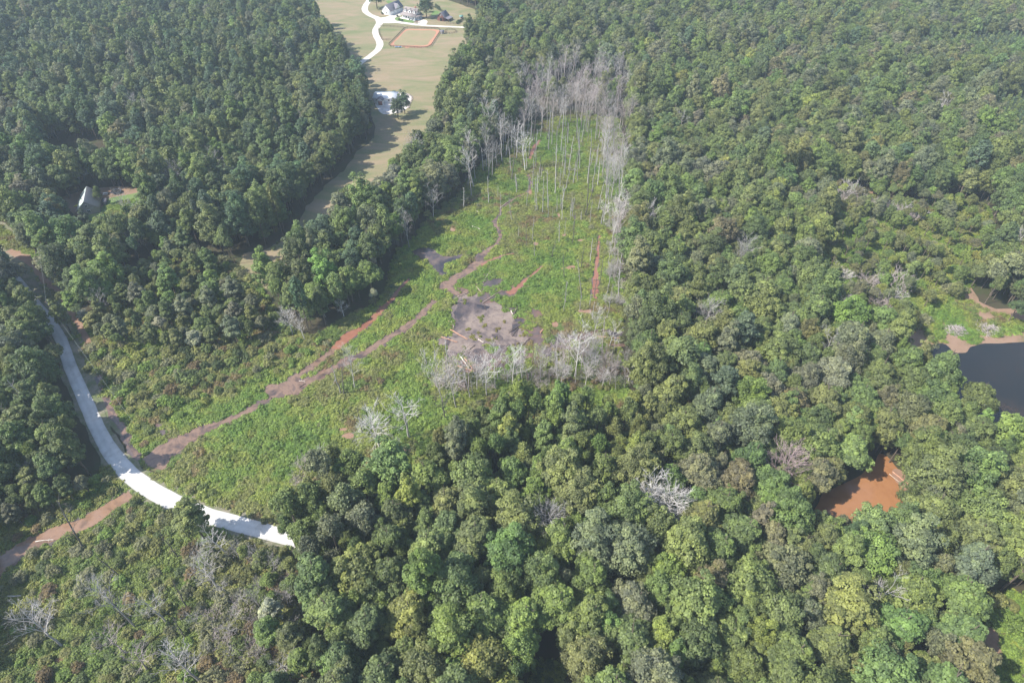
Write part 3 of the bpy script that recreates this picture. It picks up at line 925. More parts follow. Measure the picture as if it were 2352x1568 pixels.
# ------------------------------------------------------------------ one mass of plants as ONE object
def mass(name, label, protos, slots, items):
    """protos: list of MB; items: (x, y, z, rz, s, sz, tint, proto index). The plants are laid out by the object's own node tree."""
    mb = MB()
    pid, n0 = [], 0
    for i, p in enumerate(protos):
        mb.merge(p)
        pid += [i] * (mb.n - n0)
        n0 = mb.n
    me = bpy.data.meshes.new(name)
    V = np.concatenate(mb.v)
    pts = np.array([[it[0], it[1], it[2]] for it in items], np.float32)
    f3 = np.concatenate(mb.f3) if mb.f3 else np.zeros((0, 3), np.int64)
    f4 = np.concatenate(mb.f4) if mb.f4 else np.zeros((0, 4), np.int64)
    build(me, np.concatenate([V, pts]), f3, f4, np.concatenate(mb.m3 + mb.m4))
    N_, M_ = len(V), len(pts)

    def at(nm, typ, key, base, vals):
        a = me.attributes.new(nm, typ, 'POINT')
        full = np.concatenate([base, vals]) if len(base) else vals
        a.data.foreach_set(key, np.ascontiguousarray(full).ravel())
    at('lv', 'FLOAT', 'value', np.concatenate(mb.lv).astype(np.float32), np.zeros(M_, np.float32))
    at('pid', 'INT', 'value', np.array(pid, np.int32), np.array([it[7] for it in items], np.int32))
    at('isp', 'INT', 'value', np.zeros(N_, np.int32), np.ones(M_, np.int32))
    z3 = np.zeros((N_, 3), np.float32)
    at('tint', 'FLOAT_VECTOR', 'vector', z3, np.array([it[6] for it in items], np.float32))
    at('rot', 'FLOAT_VECTOR', 'vector', z3, np.array([(0, 0, it[3]) for it in items], np.float32))
    at('scl', 'FLOAT_VECTOR', 'vector', z3, np.array([(it[4], it[4], it[5]) for it in items], np.float32))
    for m in slots:
        me.materials.append(m)
    o = link(name, me)
    ng = bpy.data.node_groups.new(name, 'GeometryNodeTree')
    ng.interface.new_socket('Geometry', in_out='INPUT', socket_type='NodeSocketGeometry')
    ng.interface.new_socket('Geometry', in_out='OUTPUT', socket_type='NodeSocketGeometry')
    N, L = ng.nodes.new, ng.links.new
    gi, go = N('NodeGroupInput'), N('NodeGroupOutput')

    def na(nm, t):
        x = N('GeometryNodeInputNamedAttribute'); x.data_type = t; x.inputs['Name'].default_value = nm
        return x.outputs['Attribute']
    sep = N('GeometryNodeSeparateGeometry'); L(gi.outputs[0], sep.inputs[0])
    cmp = N('FunctionNodeCompare'); cmp.data_type = 'INT'; cmp.operation = 'EQUAL'
    L(na('isp', 'INT'), cmp.inputs[2]); cmp.inputs[3].default_value = 1
    L(cmp.outputs[0], sep.inputs['Selection'])
    sp = N('GeometryNodeSplitToInstances'); L(sep.outputs['Inverted'], sp.inputs['Geometry']); L(na('pid', 'INT'), sp.inputs['Group ID'])
    ip = N('GeometryNodeInstanceOnPoints'); L(sep.outputs['Selection'], ip.inputs['Points']); L(sp.outputs['Instances'], ip.inputs['Instance'])
    ip.inputs['Pick Instance'].default_value = True
    L(na('pid', 'INT'), ip.inputs['Instance Index'])
    er = N('FunctionNodeEulerToRotation'); L(na('rot', 'FLOAT_VECTOR'), er.inputs[0]); L(er.outputs[0], ip.inputs['Rotation'])
    L(na('scl', 'FLOAT_VECTOR'), ip.inputs['Scale'])
    L(ip.outputs[0], go.inputs[0])
    o.modifiers.new('layout', 'NODES').node_group = ng
    return tag(o, label, kind='stuff')


# ------------------------------------------------------------------ tints
T = dict(mid=(.132, .178, .070), olive=(.156, .184, .078), dark=(.102, .142, .064), bright=(.148, .205, .068), lime=(.19, .225, .072),
         grey=(.150, .168, .112), brown=(.150, .152, .090), blue=(.085, .130, .080), rust=(.22, .15, .09), silver=(.28, .29, .23))
TNAME = dict(mid='mid green', olive='olive green', dark='dark green', bright='bright green', lime='yellow-green', grey='grey-green',
             brown='brownish', blue='blue-green', rust='rust-tinged', silver='silvery')


def pick(w):
    k = list(w)
    p = np.array([w[q] for q in k], float)
    return k[rng.choice(len(k), p=p / p.sum())]


def tint_of(name, j=.14):
    b = 1 + rng.normal(0, j * .7)
    return tuple(float(max(.01, c * b * (1 + rng.normal(0, j * .35)))) for c in T[name])


# ------------------------------------------------------------------ where the trees stand
cell = 8.0
gridh = {}
trees = []       # x, y, R, kind, proto, tint name


def free(x, y, r, k=.68):
    gx, gy = int(x // cell), int(y // cell)
    for i in (gx - 1, gx, gx + 1):
        for j in (gy - 1, gy, gy + 1):
            for (a, b, c) in gridh.get((i, j), ()):
                if (a - x) ** 2 + (b - y) ** 2 < (k * (r + c)) ** 2:
                    return False
    return True


def put(x, y, r):
    gridh.setdefault((int(x // cell), int(y // cell)), []).append((x, y, r))


def in_open(x, y, r):
    a = np.linspace(0, 2 * np.pi, 8, endpoint=False)
    xs = x[:, None] + np.concatenate([[0], np.cos(a)]) [None] * r[:, None]
    ys = y[:, None] + np.concatenate([[0], np.sin(a)]) [None] * r[:, None]
    res = np.zeros(len(x), bool)
    for p in OPEN:
        res |= inpoly(xs.ravel(), ys.ravel(), p).reshape(xs.shape).any(1)
    ex = np.zeros(len(x), bool)
    ex |= inpoly(xs.ravel(), ys.ravel(), road_wide).reshape(xs.shape).any(1)
    for p in hard:
        ex |= inpoly(x, y, p)
    return res | ex


rw, _, _ = ribbon([(a, b, w + 1.5) for a, b, w in road_v if 140 < a < 670], 0)
road_wide = rw
DEAD1 = wp([(1190, 200, 9), (1205, 160, 9), (1250, 148, 9), (1300, 150, 9), (1340, 150, 9), (1400, 140, 9), (1450, 150, 9), (1452, 230, 9), (1440, 300, 8), (1375, 300, 6),
            (1330, 270, 3), (1230, 280, 3), (1190, 300, 5)])
hard = []
rthick = wp(RTHICK_V)
plants = [wp(q) for q in PLANT_V]
RESERVE = [((1474, 1204), 4.6), ((1522, 1208), 4.6), ((1772, 1128), 4.8), ((1606, 782), 3.6), ((1832, 1215), 2.6), ((1700, 640), 3.2), ((1560, 330), 3.4), ((2140, 300), 3.6),
           ((1880, 850), 3.0), ((1250, 1240), 3.0), ((1980, 1420), 3.4), ((330, 300), 3.2), ((520, 420), 3.4), ((420, 470), 3.2), ((700, 330), 3.2), ((960, 400), 3.0), ((2300, 600), 3.2), ((1480, 560), 3.2)]
for q_, r_ in RESERVE: put(*P(*q_), r_)
for radius, count in ((5.7, 5200), (5.1, 14000), (4.5, 22000), (3.8, 28000), (3.1, 34000), (2.5, 34000)):
    y = rng.uniform(34, 690, count)
    x = rng.uniform(-1, 1, count) * (y * .598 + 128)
    r = np.full(count, radius) * rng.uniform(.93, 1.07, count)
    vx, vy, dep = proj(x, y, 12.0)
    ok = ~in_open(x, y, r * .6)
    pl = np.zeros(count, bool)
    for p in plants: pl |= inpoly(x, y, p)
    rt = inpoly(x, y, rthick)
    d1 = inpoly(x, y, DEAD1)
    edge = (vx > 860) & (vx < 1520) & (vy > 860) & (vy < 1075)      # slim young trees below the silt flat
    greyz = (vx > 600) & (vx < 880) & (vy > 960) & (vy < 1290)
    ok &= ~(pl) & ~(rt & ((radius > 2.6) | (rng.uniform(0, 1, count) > .35))) & ~(d1 & (radius > 3.2)) & ~(edge & (radius > 3.6)) & ~(greyz & (radius > 4.6))
    ok &= ~(d1 & (rng.uniform(0, 1, count) > .06))
    if radius > 5.6: ok &= ~((vx < 800) & (vy < 500) & (rng.uniform(0, 1, count) > .35))
    n1 = vnoise(x, y, 34, 1); n2 = vnoise(x, y, 22, 2)
    for i in np.nonzero(ok)[0]:
        if not free(x[i], y[i], r[i]): continue
        X, Y = float(x[i]), float(y[i])
        a, b = float(vx[i]), float(vy[i])
        kind, tn = 'broadleaf_tree', 'mid'
        style = rng.choice(BL_ROUND if rng.uniform() < .72 or radius > 5 else BL_TALL + BL_FEATHER)
        if a < 880 and b < 600:                                   # darker mixed woods on the left
            pf = .62 if (b < 330 and a < 620) else .30
            w = dict(dark=4, mid=3, blue=3, olive=1, grey=1.6, bright=.5, brown=.3)
            if rng.uniform() < pf + (n1[i] - .5) * .8 and radius < 4.8: kind = 'pine_tree'
            elif rng.uniform() < .3 and radius < 4.6: style = rng.choice(BL_TALL)
        elif a < 300 and b < 1200:
            w = dict(dark=4, mid=4, bright=.8, olive=1, grey=.6)
        elif 560 < a < 1100 and b < 780:
            w = dict(mid=4, dark=3, bright=1.6, olive=1.4, grey=1.2, lime=.25)
            if rng.uniform() < .25 and radius < 4.8: kind = 'pine_tree'
            elif rng.uniform() < .35 and radius < 4.6: style = rng.choice(BL_TALL)
        elif edge[i]:
            w = dict(olive=4, lime=1.0, mid=3, bright=2.0, grey=1.2, brown=.3)
            style = rng.choice(BL_FEATHER + [7, 9])
        elif greyz[i]:
            w = dict(grey=4, olive=3, mid=2, dark=1)
            style = rng.choice(BL_FEATHER)
        elif rt[i]:
            w = dict(lime=1.4, olive=4, mid=2, bright=1.6, grey=2, brown=.6)
            style = rng.choice(BL_FEATHER + BL_ROUND)
        elif b < 300 and a > 1000:
            w = dict(mid=4, olive=2.2, dark=2.4, grey=2.6, bright=.9, brown=.3, lime=.25)
            if rng.uniform() < .06: kind = 'pine_tree'
        elif a > 1450 and b > 1000:
            w = dict(mid=4.2, olive=3, dark=1.6, bright=1.2, grey=1.4, brown=.6, lime=.5)
        elif b > 1050:
            w = dict(mid=4, bright=2.4, olive=2, dark=2, lime=.6, grey=.6, brown=.2)
            if rng.uniform() < .2 and radius < 4.6: style = rng.choice(BL_TALL)
        else:
            w = dict(mid=3.6, olive=3.4, dark=2, grey=2, bright=1.1, brown=.4, lime=.5)
            if rng.uniform() < .05: kind = 'pine_tree'
        if radius < 2.8 and rng.uniform() < .5: style = rng.choice(BL_FEATHER)
        tn = pick(w)
        if n2[i] > .78 and tn == 'dark': tn = 'mid'
        if kind == 'pine_tree': tn = 'blue' if rng.uniform() < .4 else ('dark' if rng.uniform() < .5 else 'mid'); style = rng.choice(5)
        put(X, Y, float(r[i]))
        trees.append([X, Y, float(r[i]), kind, int(style), tn])
medium = set()
for polyv, cnt, lo, hi in (([(150, 700), (230, 738), (290, 690), (300, 640), (420, 580), (500, 620), (545, 690), (610, 740), (640, 760), (560, 790), (450, 800), (330, 820), (230, 790)], 95, 1.9, 3.3),
                           ([(0, 1125), (150, 1085), (240, 1085), (200, 1150), (60, 1200), (0, 1220)], 14, 1.8, 2.8),
                           ([(2300, 1370), (2480, 1350), (2540, 1640), (2345, 1640), (2335, 1500)], 13, 2.0, 3.0),
                           ([(560, 1280), (680, 1280), (720, 1380), (735, 1620), (600, 1600), (620, 1400)], 16, 1.8, 2.8)):
    pm = wp(polyv); pa = np.array(pm); got = 0
    for _ in range(4000):
        X, Y, r_ = rng.uniform(pa[:, 0].min(), pa[:, 0].max()), rng.uniform(pa[:, 1].min(), pa[:, 1].max()), rng.uniform(lo, hi)
        if got >= cnt or not inpoly(X, Y, pm) or not free(X, Y, r_, .8): continue
        a, b, _d = proj(X, Y)
        if polyv[0][0] == 150 and rng.uniform() < (b - 600) / 260: continue
        put(X, Y, r_); medium.add(len(trees)); got += 1
        trees.append([X, Y, r_, 'broadleaf_tree', int(rng.choice(BL_FEATHER + BL_TALL + [3, 4])), pick(dict(olive=3, mid=3, grey=3, dark=1, bright=.8, silver=.3))])
# plantation of young pines
for p in plants:
    xs = [q[0] for q in p]; ys = [q[1] for q in p]
    for X in np.arange(max(min(xs), -560), min(max(xs), 560), 3.1):
        for Y in np.arange(min(ys), min(max(ys), 690), 3.1):
            a, b = X + rng.uniform(-.8, .8), Y + rng.uniform(-.8, .8)
            if abs(a) < b * .598 + 125 and inpoly(a, b, p) and free(a, b, 1.5, .7):
                trees.append([a, b, 1.9 * rng.uniform(.85, 1.1), 'young_pine', int(rng.integers(3)), 'blue' if rng.uniform() < .6 else 'mid'])
# lone trees, one by one: (vx, vy of the foot), radius, kind, proto, tint
lone = [(A(420, 150), 6.2, 'broadleaf_tree', 0, 'blue', 'broad dark tree beside the driveway at the top of the pasture'),
        (A(1240, 300), 5.6, 'broadleaf_tree', 2, 'blue', 'tall dark tree shading the end of the farmhouse'),
        (A(2190, 445), 6.0, 'broadleaf_tree', 1, 'blue', 'round dark tree by itself where the lane meets the woods'),
        ((930, 262), 3.5, 'broadleaf_tree', 2, 'blue', 'taller dark tree on the corner of the white shed pad'),
        ((915, 274), 3.5, 'broadleaf_tree', 0, 'blue', 'dark tree in front of the white metal shed'),
        ((470, 1238), 3.6, 'broadleaf_tree', 8, 'olive', 'ivy covered tree leaning over the lower road bend'),
        ((428, 1228), 2.7, 'broadleaf_tree', 12, 'olive', 'small olive tree next to the ivy covered one'),
        ((124, 792), 3.6, 'broadleaf_tree', 4, 'dark', 'dark tree hiding the far end of the shaded road'),
        ((102, 764), 3.8, 'broadleaf_tree', 3, 'dark', 'dark round tree up the road from the hidden end'),
        ((140, 838), 3.2, 'broadleaf_tree', 5, 'mid', 'green tree on the left side of the shaded road'),
        ((164, 764), 2.4, 'broadleaf_tree', 8, 'mid', 'slim tree on the right side of the shaded road end'),
        ((864, 702), 1.9, 'broadleaf_tree', 12, 'silver', 'small pale tree at the foot of the wooded edge'),
        ((850, 640), 4.6, 'broadleaf_tree', 10, 'silver', 'silvery half bare crown at the edge of the woods'),
        ((330, 446), 3.0, 'broadleaf_tree', 5, 'mid', 'small round tree at the end of the bare yard'),
        ((2068, 718), 3.6, 'broadleaf_tree', 3, 'mid', 'rounded tree left of the brush piles'),
        ((2316, 738), 3.0, 'broadleaf_tree', 4, 'dark', 'small dark tree standing on the red bank'),
        ((238, 470), 2.0, 'broadleaf_tree', 6, 'mid', 'small tree touching the green roofed house')]
lone_labels = {}
for (q, r, kind, st, tn, lab) in lone:
    X, Y = P(*q)
    lone_labels[len(trees)] = lab
    put(X, Y, r)
    trees.append([X, Y, r, kind, st, tn])
under = []
cu = 15000
y = rng.uniform(34, 690, cu); x = rng.uniform(-1, 1, cu) * (y * .598 + 128); r = rng.uniform(2.0, 3.4, cu)
bad = in_open(x, y, r)
for p in plants + [rthick, DEAD1]: bad |= inpoly(x, y, p)
nu = vnoise(x, y, 30, 91)
for i in np.nonzero(~bad)[0]:
    under.append((float(x[i]), float(y[i]), float(r[i]), int(rng.integers(13)), 'mid' if nu[i] < .5 else pick(dict(bright=1, olive=2, mid=2, dark=1))))
print('trees', len(trees), 'under', len(under))

# choose the ones that show largest
def shows(x, y, r, z=12.0, m=10):
    a, b, d = proj(x, y, z)
    return (-m < a < 2352 + m and -m < b < 1568 + m), r * r / d / d


per = {}
for i, t in enumerate(trees):
    vis, s = shows(t[0], t[1], t[2])
    if vis: per.setdefault(t[3], []).append((s if i not in lone_labels else 1e3, i))
single = set()
for kind, lim in (('broadleaf_tree', 300), ('pine_tree', 200), ('young_pine', 0)):
    single |= {i for s, i in sorted(per.get(kind, []), reverse=True)[:lim]}

# ------------------------------------------------------------------ words for where a thing is
MARKS = [((860, 790), 'the red stream'), ((640, 900), 'the wide creek pool'), ((1110, 740), 'the tan silt pond'), ((1390, 600), 'the line of dead trees'), ((1300, 170), 'the grey dead grove'),
         ((1200, 500), 'the upper marsh'), ((190, 900), 'the shaded road'), ((330, 1100), 'the white road bend'), ((580, 1210), 'the lower end of the road'), ((120, 1240), 'the lower creek'),
         ((1960, 1150), 'the orange pond'), ((2270, 860), 'the dark lake'), ((2220, 750), 'the brush piles'), ((2290, 1470), 'the pale soil patch'), ((1500, 1160), 'the twin bare crowns'),
         ((1801, 1071), 'the purple dead tree'), ((1000, 1300), 'the big olive oak'), ((1270, 1540), 'the dark gap'), ((860, 1000), 'the forked dead trees'), ((1600, 900), 'the right woods centre'),
         ((1400, 900), 'the silt flat corner'), ((2040, 470), 'the far red clay'), ((1000, 660), 'the creek junction'), ((740, 480), 'the shaded grass lane'), ((950, 150), 'the pasture'),
         ((200, 450), 'the green roofed house'), ((60, 590), 'the dirt track'), ((900, 245), 'the white shed'), ((1000, 40), 'the farmhouse'), ((350, 200), 'the far pines'), ((600, 560), 'the grass clearing'),
         ((430, 780), 'the bushy thicket'), ((330, 1400), 'the lower marsh'), ((600, 1400), 'the grey brush'), ((1620, 1330), 'the lower right slope'), ((1900, 1380), 'the lower woods'),
         ((2100, 1300), 'the red bank'), ((1480, 1480), 'the bottom edge'), ((760, 1480), 'the brush border'), ((1050, 1120), 'the young olive trees'), ((100, 1050), 'the dark roadside woods')]
DIRS = ['beyond', 'above right of', 'right of', 'below right of', 'below', 'below left of', 'left of', 'above left of']


def where(x, y, z=0.0):
    a, b, d = proj(x, y, z)
    best = min(MARKS, key=lambda m: (m[0][0] - a) ** 2 + ((m[0][1] - b) * 1.15) ** 2)
    dx, dy = a - best[0][0], b - best[0][1]
    dist = math.hypot(dx, dy)
    if dist < 28: return 'at ' + best[1]
    k = int(round((math.degrees(math.atan2(dx, -dy)) % 360) / 45)) % 8
    return DIRS[k] + ' ' + best[1]


ORD = ['first', 'second', 'third', 'fourth', 'fifth', 'sixth', 'seventh', 'eighth', 'ninth', 'tenth', 'eleventh', 'twelfth', 'thirteenth', 'fourteenth', 'fifteenth', 'sixteenth', 'seventeenth', 'eighteenth', 'nineteenth', 'twentieth', 'twenty-first', 'twenty-second', 'twenty-third', 'twenty-fourth', 'twenty-fifth', 'twenty-sixth', 'twenty-seventh', 'twenty-eighth']
pending = []       # (object, head words, place words, x on the picture)


def name_later(o, head, x, y, z=0.0):
    pending.append((o, head, where(x, y, z), float(proj(x, y, z)[0])))


def settle_labels():
    by = {}
    for p in pending:
        by.setdefault(p[1] + ' ' + p[2], []).append(p)
    for k, v in by.items():
        if len(v) == 1: v[0][0]['label'] = k; continue
        v.sort(key=lambda p: p[3])
        for i, p in enumerate(v):
            word = 'leftmost' if i == 0 else ('rightmost' if i == len(v) - 1 else ORD[i % 28] + ' from left')
            p[0]['label'] = k + ', ' + word
    for o in COL.objects:
        if o.parent is None and len(str(o.get('label', '')).replace('-', '').split()) > 16: print('LONG', o.name, o['label'])


def plant(kind, proto, x, y, s, sz, rz, tint, group, cat, parts=True, label=None, tilt=None, tint2=None):
    p = PROTO[kind][proto]
    if parts and p['crown'] is not None:
        root = bpy.data.objects.new(kind, None)
        root.empty_display_size = .5
        COL.objects.link(root)
        for nm, me, tt in (('trunk', p['trunk'], tint2 or tint), ('branches' if kind == 'dead_tree' else ('stems' if kind == 'never' else 'crown'), p['crown'], tint)):
            c = bpy.data.objects.new(nm, me)
            COL.objects.link(c)
            c.parent = root
            c['tint'] = tt
    else:
        root = bpy.data.objects.new(kind, p['joined'])
        COL.objects.link(root)
        root['tint'] = tint
    root.location = (x, y, 0)
    root.rotation_euler = (tilt[0] if tilt else 0, tilt[1] if tilt else 0, rz)
    root.scale = (s, s, sz)
    tag(root, label, cat, group)
    return root


# ------------------------------------------------------------------ forest
mass_items, mass_protos, mass_index = [], [], {}
for i, (X, Y, r, kind, st, tn) in enumerate(trees):
    p = PROTO[kind][st]
    s = r / p['R']
    hs = 1.0 if kind != 'broadleaf_tree' else .55 + .45 * s
    if kind == 'broadleaf_tree': sz = hs * rng.uniform(.88, 1.12)
    else: sz = s * rng.uniform(.9, 1.1) if kind == 'young_pine' else rng.uniform(.8, 1.08) * (.7 + .3 * s)
    if i in lone_labels: sz *= {'pine_tree': .70}.get(kind, .80) if r > 4 else .72
    if i in medium: sz *= .60
    elif i not in lone_labels and kind != 'young_pine': sz *= .84 + .34 * float(vnoise(X, Y, 38, 55))
    if 'ivy' in lone_labels.get(i, ''): sz *= 1.15
    if inpoly(X, Y, rthick): sz *= .58
    ti = tint_of(tn)
    rz = float(rng.uniform(0, 6.28))
    if i in single:
        near = r / proj(X, Y, 12)[2] * 512 / 1.2 > 6 or i in lone_labels
        o = plant(kind, st, X, Y, s, sz, rz, ti, {'broadleaf_tree': 'leafy trees of the woods', 'pine_tree': 'pines among the leafy trees'}[kind], 'tree' if kind != 'pine_tree' else 'pine tree', near, None,
                  tint2=None)
        if i in lone_labels: o['label'] = lone_labels[i]
        else:
            size = 'broad' if r > 5.4 else ('small' if r < 3.4 else '')
            shape = ('slim' if st in BL_TALL else ('feathery' if st in BL_FEATHER else ('rounded' if st < 3 else 'lumpy'))) if kind == 'broadleaf_tree' else 'dark needled'
            name_later(o, ' '.join(q for q in (size, TNAME[tn] if kind != 'pine_tree' else '', shape, 'crown' if kind != 'pine_tree' else 'pine') if q), X, Y, 12)
    else:
        key = (kind, st)
        if key not in mass_index:
            mass_index[key] = len(mass_protos)
            j = MB(); src = p['join']
            j.merge(src)
            off = 0 if kind == 'broadleaf_tree' else 2
            j.m3 = [m + off for m in j.m3]; j.m4 = [m + off for m in j.m4]
            mass_protos.append(j)
        mass_items.append((X, Y, 0, rz, s, sz, ti, mass_index[key]))
for (X, Y, r, st, tn) in under:
    p = PROTO['broadleaf_tree'][st]
    key = ('broadleaf_tree', st)
    if key not in mass_index: continue
    mass_items.append((X, Y, 0, float(rng.uniform(0, 6.28)), r / p['R'], rng.uniform(.45, .80), tint_of(tn), mass_index[key]))
mass('forest', 'the farther woods of leafy trees and pines that read as one mass', mass_protos, [LEAF, BARK, NEEDLE, BARK], mass_items)
print('forest items', len(mass_items), 'single', len(single))

# ------------------------------------------------------------------ marsh growth
def wet_test(x, y, r):
    a = np.linspace(0, 2 * np.pi, 6, endpoint=False)
    xs = x[:, None] + np.concatenate([[0], np.cos(a)])[None] * r
    ys = y[:, None] + np.concatenate([[0], np.sin(a)])[None] * r
    res = np.zeros(len(x), bool)
    for p in EXCL:
        p_ = np.array(p)
        lo, hi = p_.min(0) - 3, p_.max(0) + 3
        m = (x > lo[0]) & (x < hi[0]) & (y > lo[1]) & (y < hi[1])
        if m.any():
            res[m] |= inpoly(xs[m].ravel(), ys[m].ravel(), p).reshape(-1, xs.shape[1]).any(1)
    return res


MT = np.array([(.135, .225, .06), (.17, .25, .07), (.215, .265, .08), (.20, .22, .095), (.20, .165, .095), (.14, .20, .068)])


def marsh_tint(x, y):
    """patches of lush green, yellow-green, olive and red-brown growth"""
    n1, n2, n3 = vnoise(x, y, 16, 31), vnoise(x, y, 5, 32), vnoise(x, y, 2.5, 33)
    t = n1 * .55 + n2 * .3 + n3 * .25
    if t < .34: c = MT[0]
    elif t < .5: c = MT[1]
    elif t < .62: c = MT[2]
    elif t < .74: c = MT[3]
    elif t < .80: c = MT[4]
    else: c = MT[5]
    if inpoly(x, y, low_poly): c = c * np.array([1.0, .90, 1.05]) * (.85 + .2 * n1)
    return c * rng.uniform(.8, 1.15)


lake_ground = wp([(2110, 740), (2150, 705), (2200, 680), (2290, 720), (2352, 740), (2600, 740), (2600, 760), (2352, 760), (2230, 790), (2130, 785)])
br_ground = wp([(2215, 1370), (2500, 1340), (2600, 1700), (2230, 1700), (2240, 1560), (2262, 1548), (2300, 1535), (2303, 1480), (2278, 1428), (2248, 1440), (2252, 1500), (2225, 1500)])
verge_a = wp([(250, 900), (290, 1000), (330, 1070), (400, 1115), (480, 1160), (590, 1188), (650, 1200), (640, 1160), (480, 1130), (350, 1040), (280, 950)])
verge_b = wp([(205, 800), (235, 900), (262, 960), (240, 860), (190, 740), (150, 690), (100, 600), (60, 560), (60, 600), (130, 680)])
items_c = []
allc = [marsh_poly, low_poly, thick_poly, lake_ground, br_ground, verge_b, wp([(150, 690), (60, 560), (0, 520), (-90, 520), (-90, 560), (0, 560), (60, 600), (120, 700)]),
        wp(BMGAP_V), rthick, wp([(250, 470), (300, 460), (345, 470), (330, 520), (240, 520)]), wp([(290, 1010), (345, 1090), (420, 1140), (560, 1185), (655, 1210), (655, 1190), (480, 1150), (340, 1060)]),
        wp([(250, 1065), (330, 1130), (400, 1175), (560, 1235), (640, 1262), (600, 1300), (300, 1160), (240, 1110)])]
xs_ = np.concatenate([np.array(p)[:, 0] for p in allc]); ys_ = np.concatenate([np.array(p)[:, 1] for p in allc])
gx, gy = np.meshgrid(np.arange(xs_.min(), min(420, xs_.max()), 1.55), np.arange(max(25, ys_.min()), ys_.max(), 1.55))
gx = (gx + rng.uniform(-.7, .7, gx.shape)).ravel(); gy = (gy + rng.uniform(-.7, .7, gy.shape)).ravel()
m = np.abs(gx) < gy * .598 + 118
for_cover = np.zeros(len(gx), bool)
for p in allc: for_cover |= inpoly(gx, gy, p)
m &= for_cover
gx, gy = gx[m], gy[m]
big = ~wet_test(gx, gy, 1.25)
mudm = inpoly(gx, gy, mud_poly)
nmud = vnoise(gx, gy, 4.5, 77)
lk = inpoly(gx, gy, lake_ground); lkn = vnoise(gx, gy, 6, 78)
hid = (lk & (lkn < .42)) | (mudm & (nmud < .55))
for i in np.nonzero(big & ~hid)[0]:
    s = rng.uniform(.8, 1.25) * (.75 if mudm[i] else 1)
    items_c.append((gx[i], gy[i], 0, rng.uniform(0, 6.28), s, s * rng.uniform(.6, 1.8), tuple(marsh_tint(gx[i], gy[i])), int(rng.integers(6))))
# small tufts: along every bank and over the silt
n_s = 60000
x = rng.uniform(xs_.min(), 300, n_s * 3); y = rng.uniform(max(25, ys_.min()), ys_.max(), n_s * 3)
m = np.abs(x) < y * .598 + 118
for_cover = np.zeros(len(x), bool)
for p in allc: for_cover |= inpoly(x, y, p)
m &= for_cover
x, y = x[m], y[m]
near = wet_test(x, y, 1.7) & ~wet_test(x, y, .2)
mudm = inpoly(x, y, mud_poly); nm = vnoise(x, y, 3.2, 79)
keep = (near & ~mudm) | (mudm & near & (nm > .42)) | (mudm & (nm > .55) & (rng.uniform(0, 1, len(x)) < .5) & ~wet_test(x, y, .3))
for i in np.nonzero(keep)[0][:24000]:
    s = rng.uniform(.7, 1.3)
    t = marsh_tint(x[i], y[i]) * (1 if not mudm[i] else .9)
    items_c.append((x[i], y[i], .02, rng.uniform(0, 6.28), s, s * rng.uniform(.7, 1.4), tuple(t), 6 + int(rng.integers(4))))
# islets in the pond
for q in [(730, 760), (745, 730), (705, 745), (775, 825), (890, 870), (915, 855), (690, 900), (720, 930), (660, 960), (640, 940), (800, 970), (840, 985), (900, 965), (1180, 920), (1150, 935),
          (540, 1090), (520, 1120), (560, 1060), (1135, 800), (1210, 850), (1155, 855), (570, 560), (560, 590), (720, 575), (500, 470), (640, 1215), (590, 860), (1030, 1060), (1060, 1050), (970, 780)]:
    for k in range(5):
        X, Y = P(*D(q[0] + rng.normal(0, 11), q[1] + rng.normal(0, 9)))
        s = rng.uniform(.4, .95)
        items_c.append((X, Y, .1, rng.uniform(0, 6.28), s, s * rng.uniform(.8, 1.5), tuple(marsh_tint(X, Y) * np.array([.85, .68, .8])), 6 + int(rng.integers(4))))
mass('marsh_plants', 'bright green and yellowish marsh plants covering the wet ground', COVERP, [COVER], items_c)
print('cover', len(items_c))

# ------------------------------------------------------------------ shrubs
ST = dict(bright=(.16, .24, .07), olive=(.20, .215, .095), mid=(.145, .19, .075), grey=(.20, .21, .14), lime=(.23, .26, .08), rust=(.18, .14, .09), dark=(.09, .125, .06))
SNAME = dict(bright='bright green', olive='olive', mid='green', grey='grey-green', lime='yellow-green', rust='reddish brown', dark='dark green')
shr = []


def scatter(poly, n, rmin, rmax, w, k=.7, avoid=True, dens=None):
    P_ = np.array(poly)
    x = rng.uniform(P_[:, 0].min(), P_[:, 0].max(), n * 6)
    y = rng.uniform(max(28, P_[:, 1].min()), P_[:, 1].max(), n * 6)
    m = inpoly(x, y, poly) & (np.abs(x) < y * .598 + 112)
    if avoid: m &= ~wet_test(x, y, 1.5)
    c = 0
    for i in np.nonzero(m)[0]:
        r = rng.uniform(rmin, rmax)
        if dens is not None and rng.uniform() > dens(x[i], y[i]): continue
        if not free(x[i], y[i], r, k): continue
        put(float(x[i]), float(y[i]), r)
        shr.append((float(x[i]), float(y[i]), r, pick(w)))
        c += 1
        if c >= n: break


thick_core = wp([(160, 700), (230, 740), (290, 690), (300, 640), (350, 590), (430, 570), (500, 590), (555, 625), (600, 660), (620, 705), (640, 745), (610, 790), (560, 830),
                 (480, 860), (420, 930), (340, 960), (290, 930), (262, 900), (220, 830)])
scatter(thick_core, 760, 1.5, 2.7, dict(bright=1.2, olive=4, mid=3.4, grey=2.2, lime=.6, dark=1.2, rust=.25), .64)
scatter(thick_poly, 220, 1.0, 1.9, dict(bright=2, olive=3, mid=3, grey=1.4, lime=.8, rust=.4), .75)
scatter(marsh_poly, 60, .8, 1.5, dict(bright=2, olive=2, mid=2, grey=1, rust=.6), .9)
scatter(wp([(430, 1270), (520, 1250), (600, 1265), (680, 1300), (720, 1400), (730, 1640), (440, 1640), (480, 1500), (430, 1400)]), 190, 1.5, 2.8, dict(grey=5, olive=2.4, mid=1.4, rust=.9, dark=.5), .66)
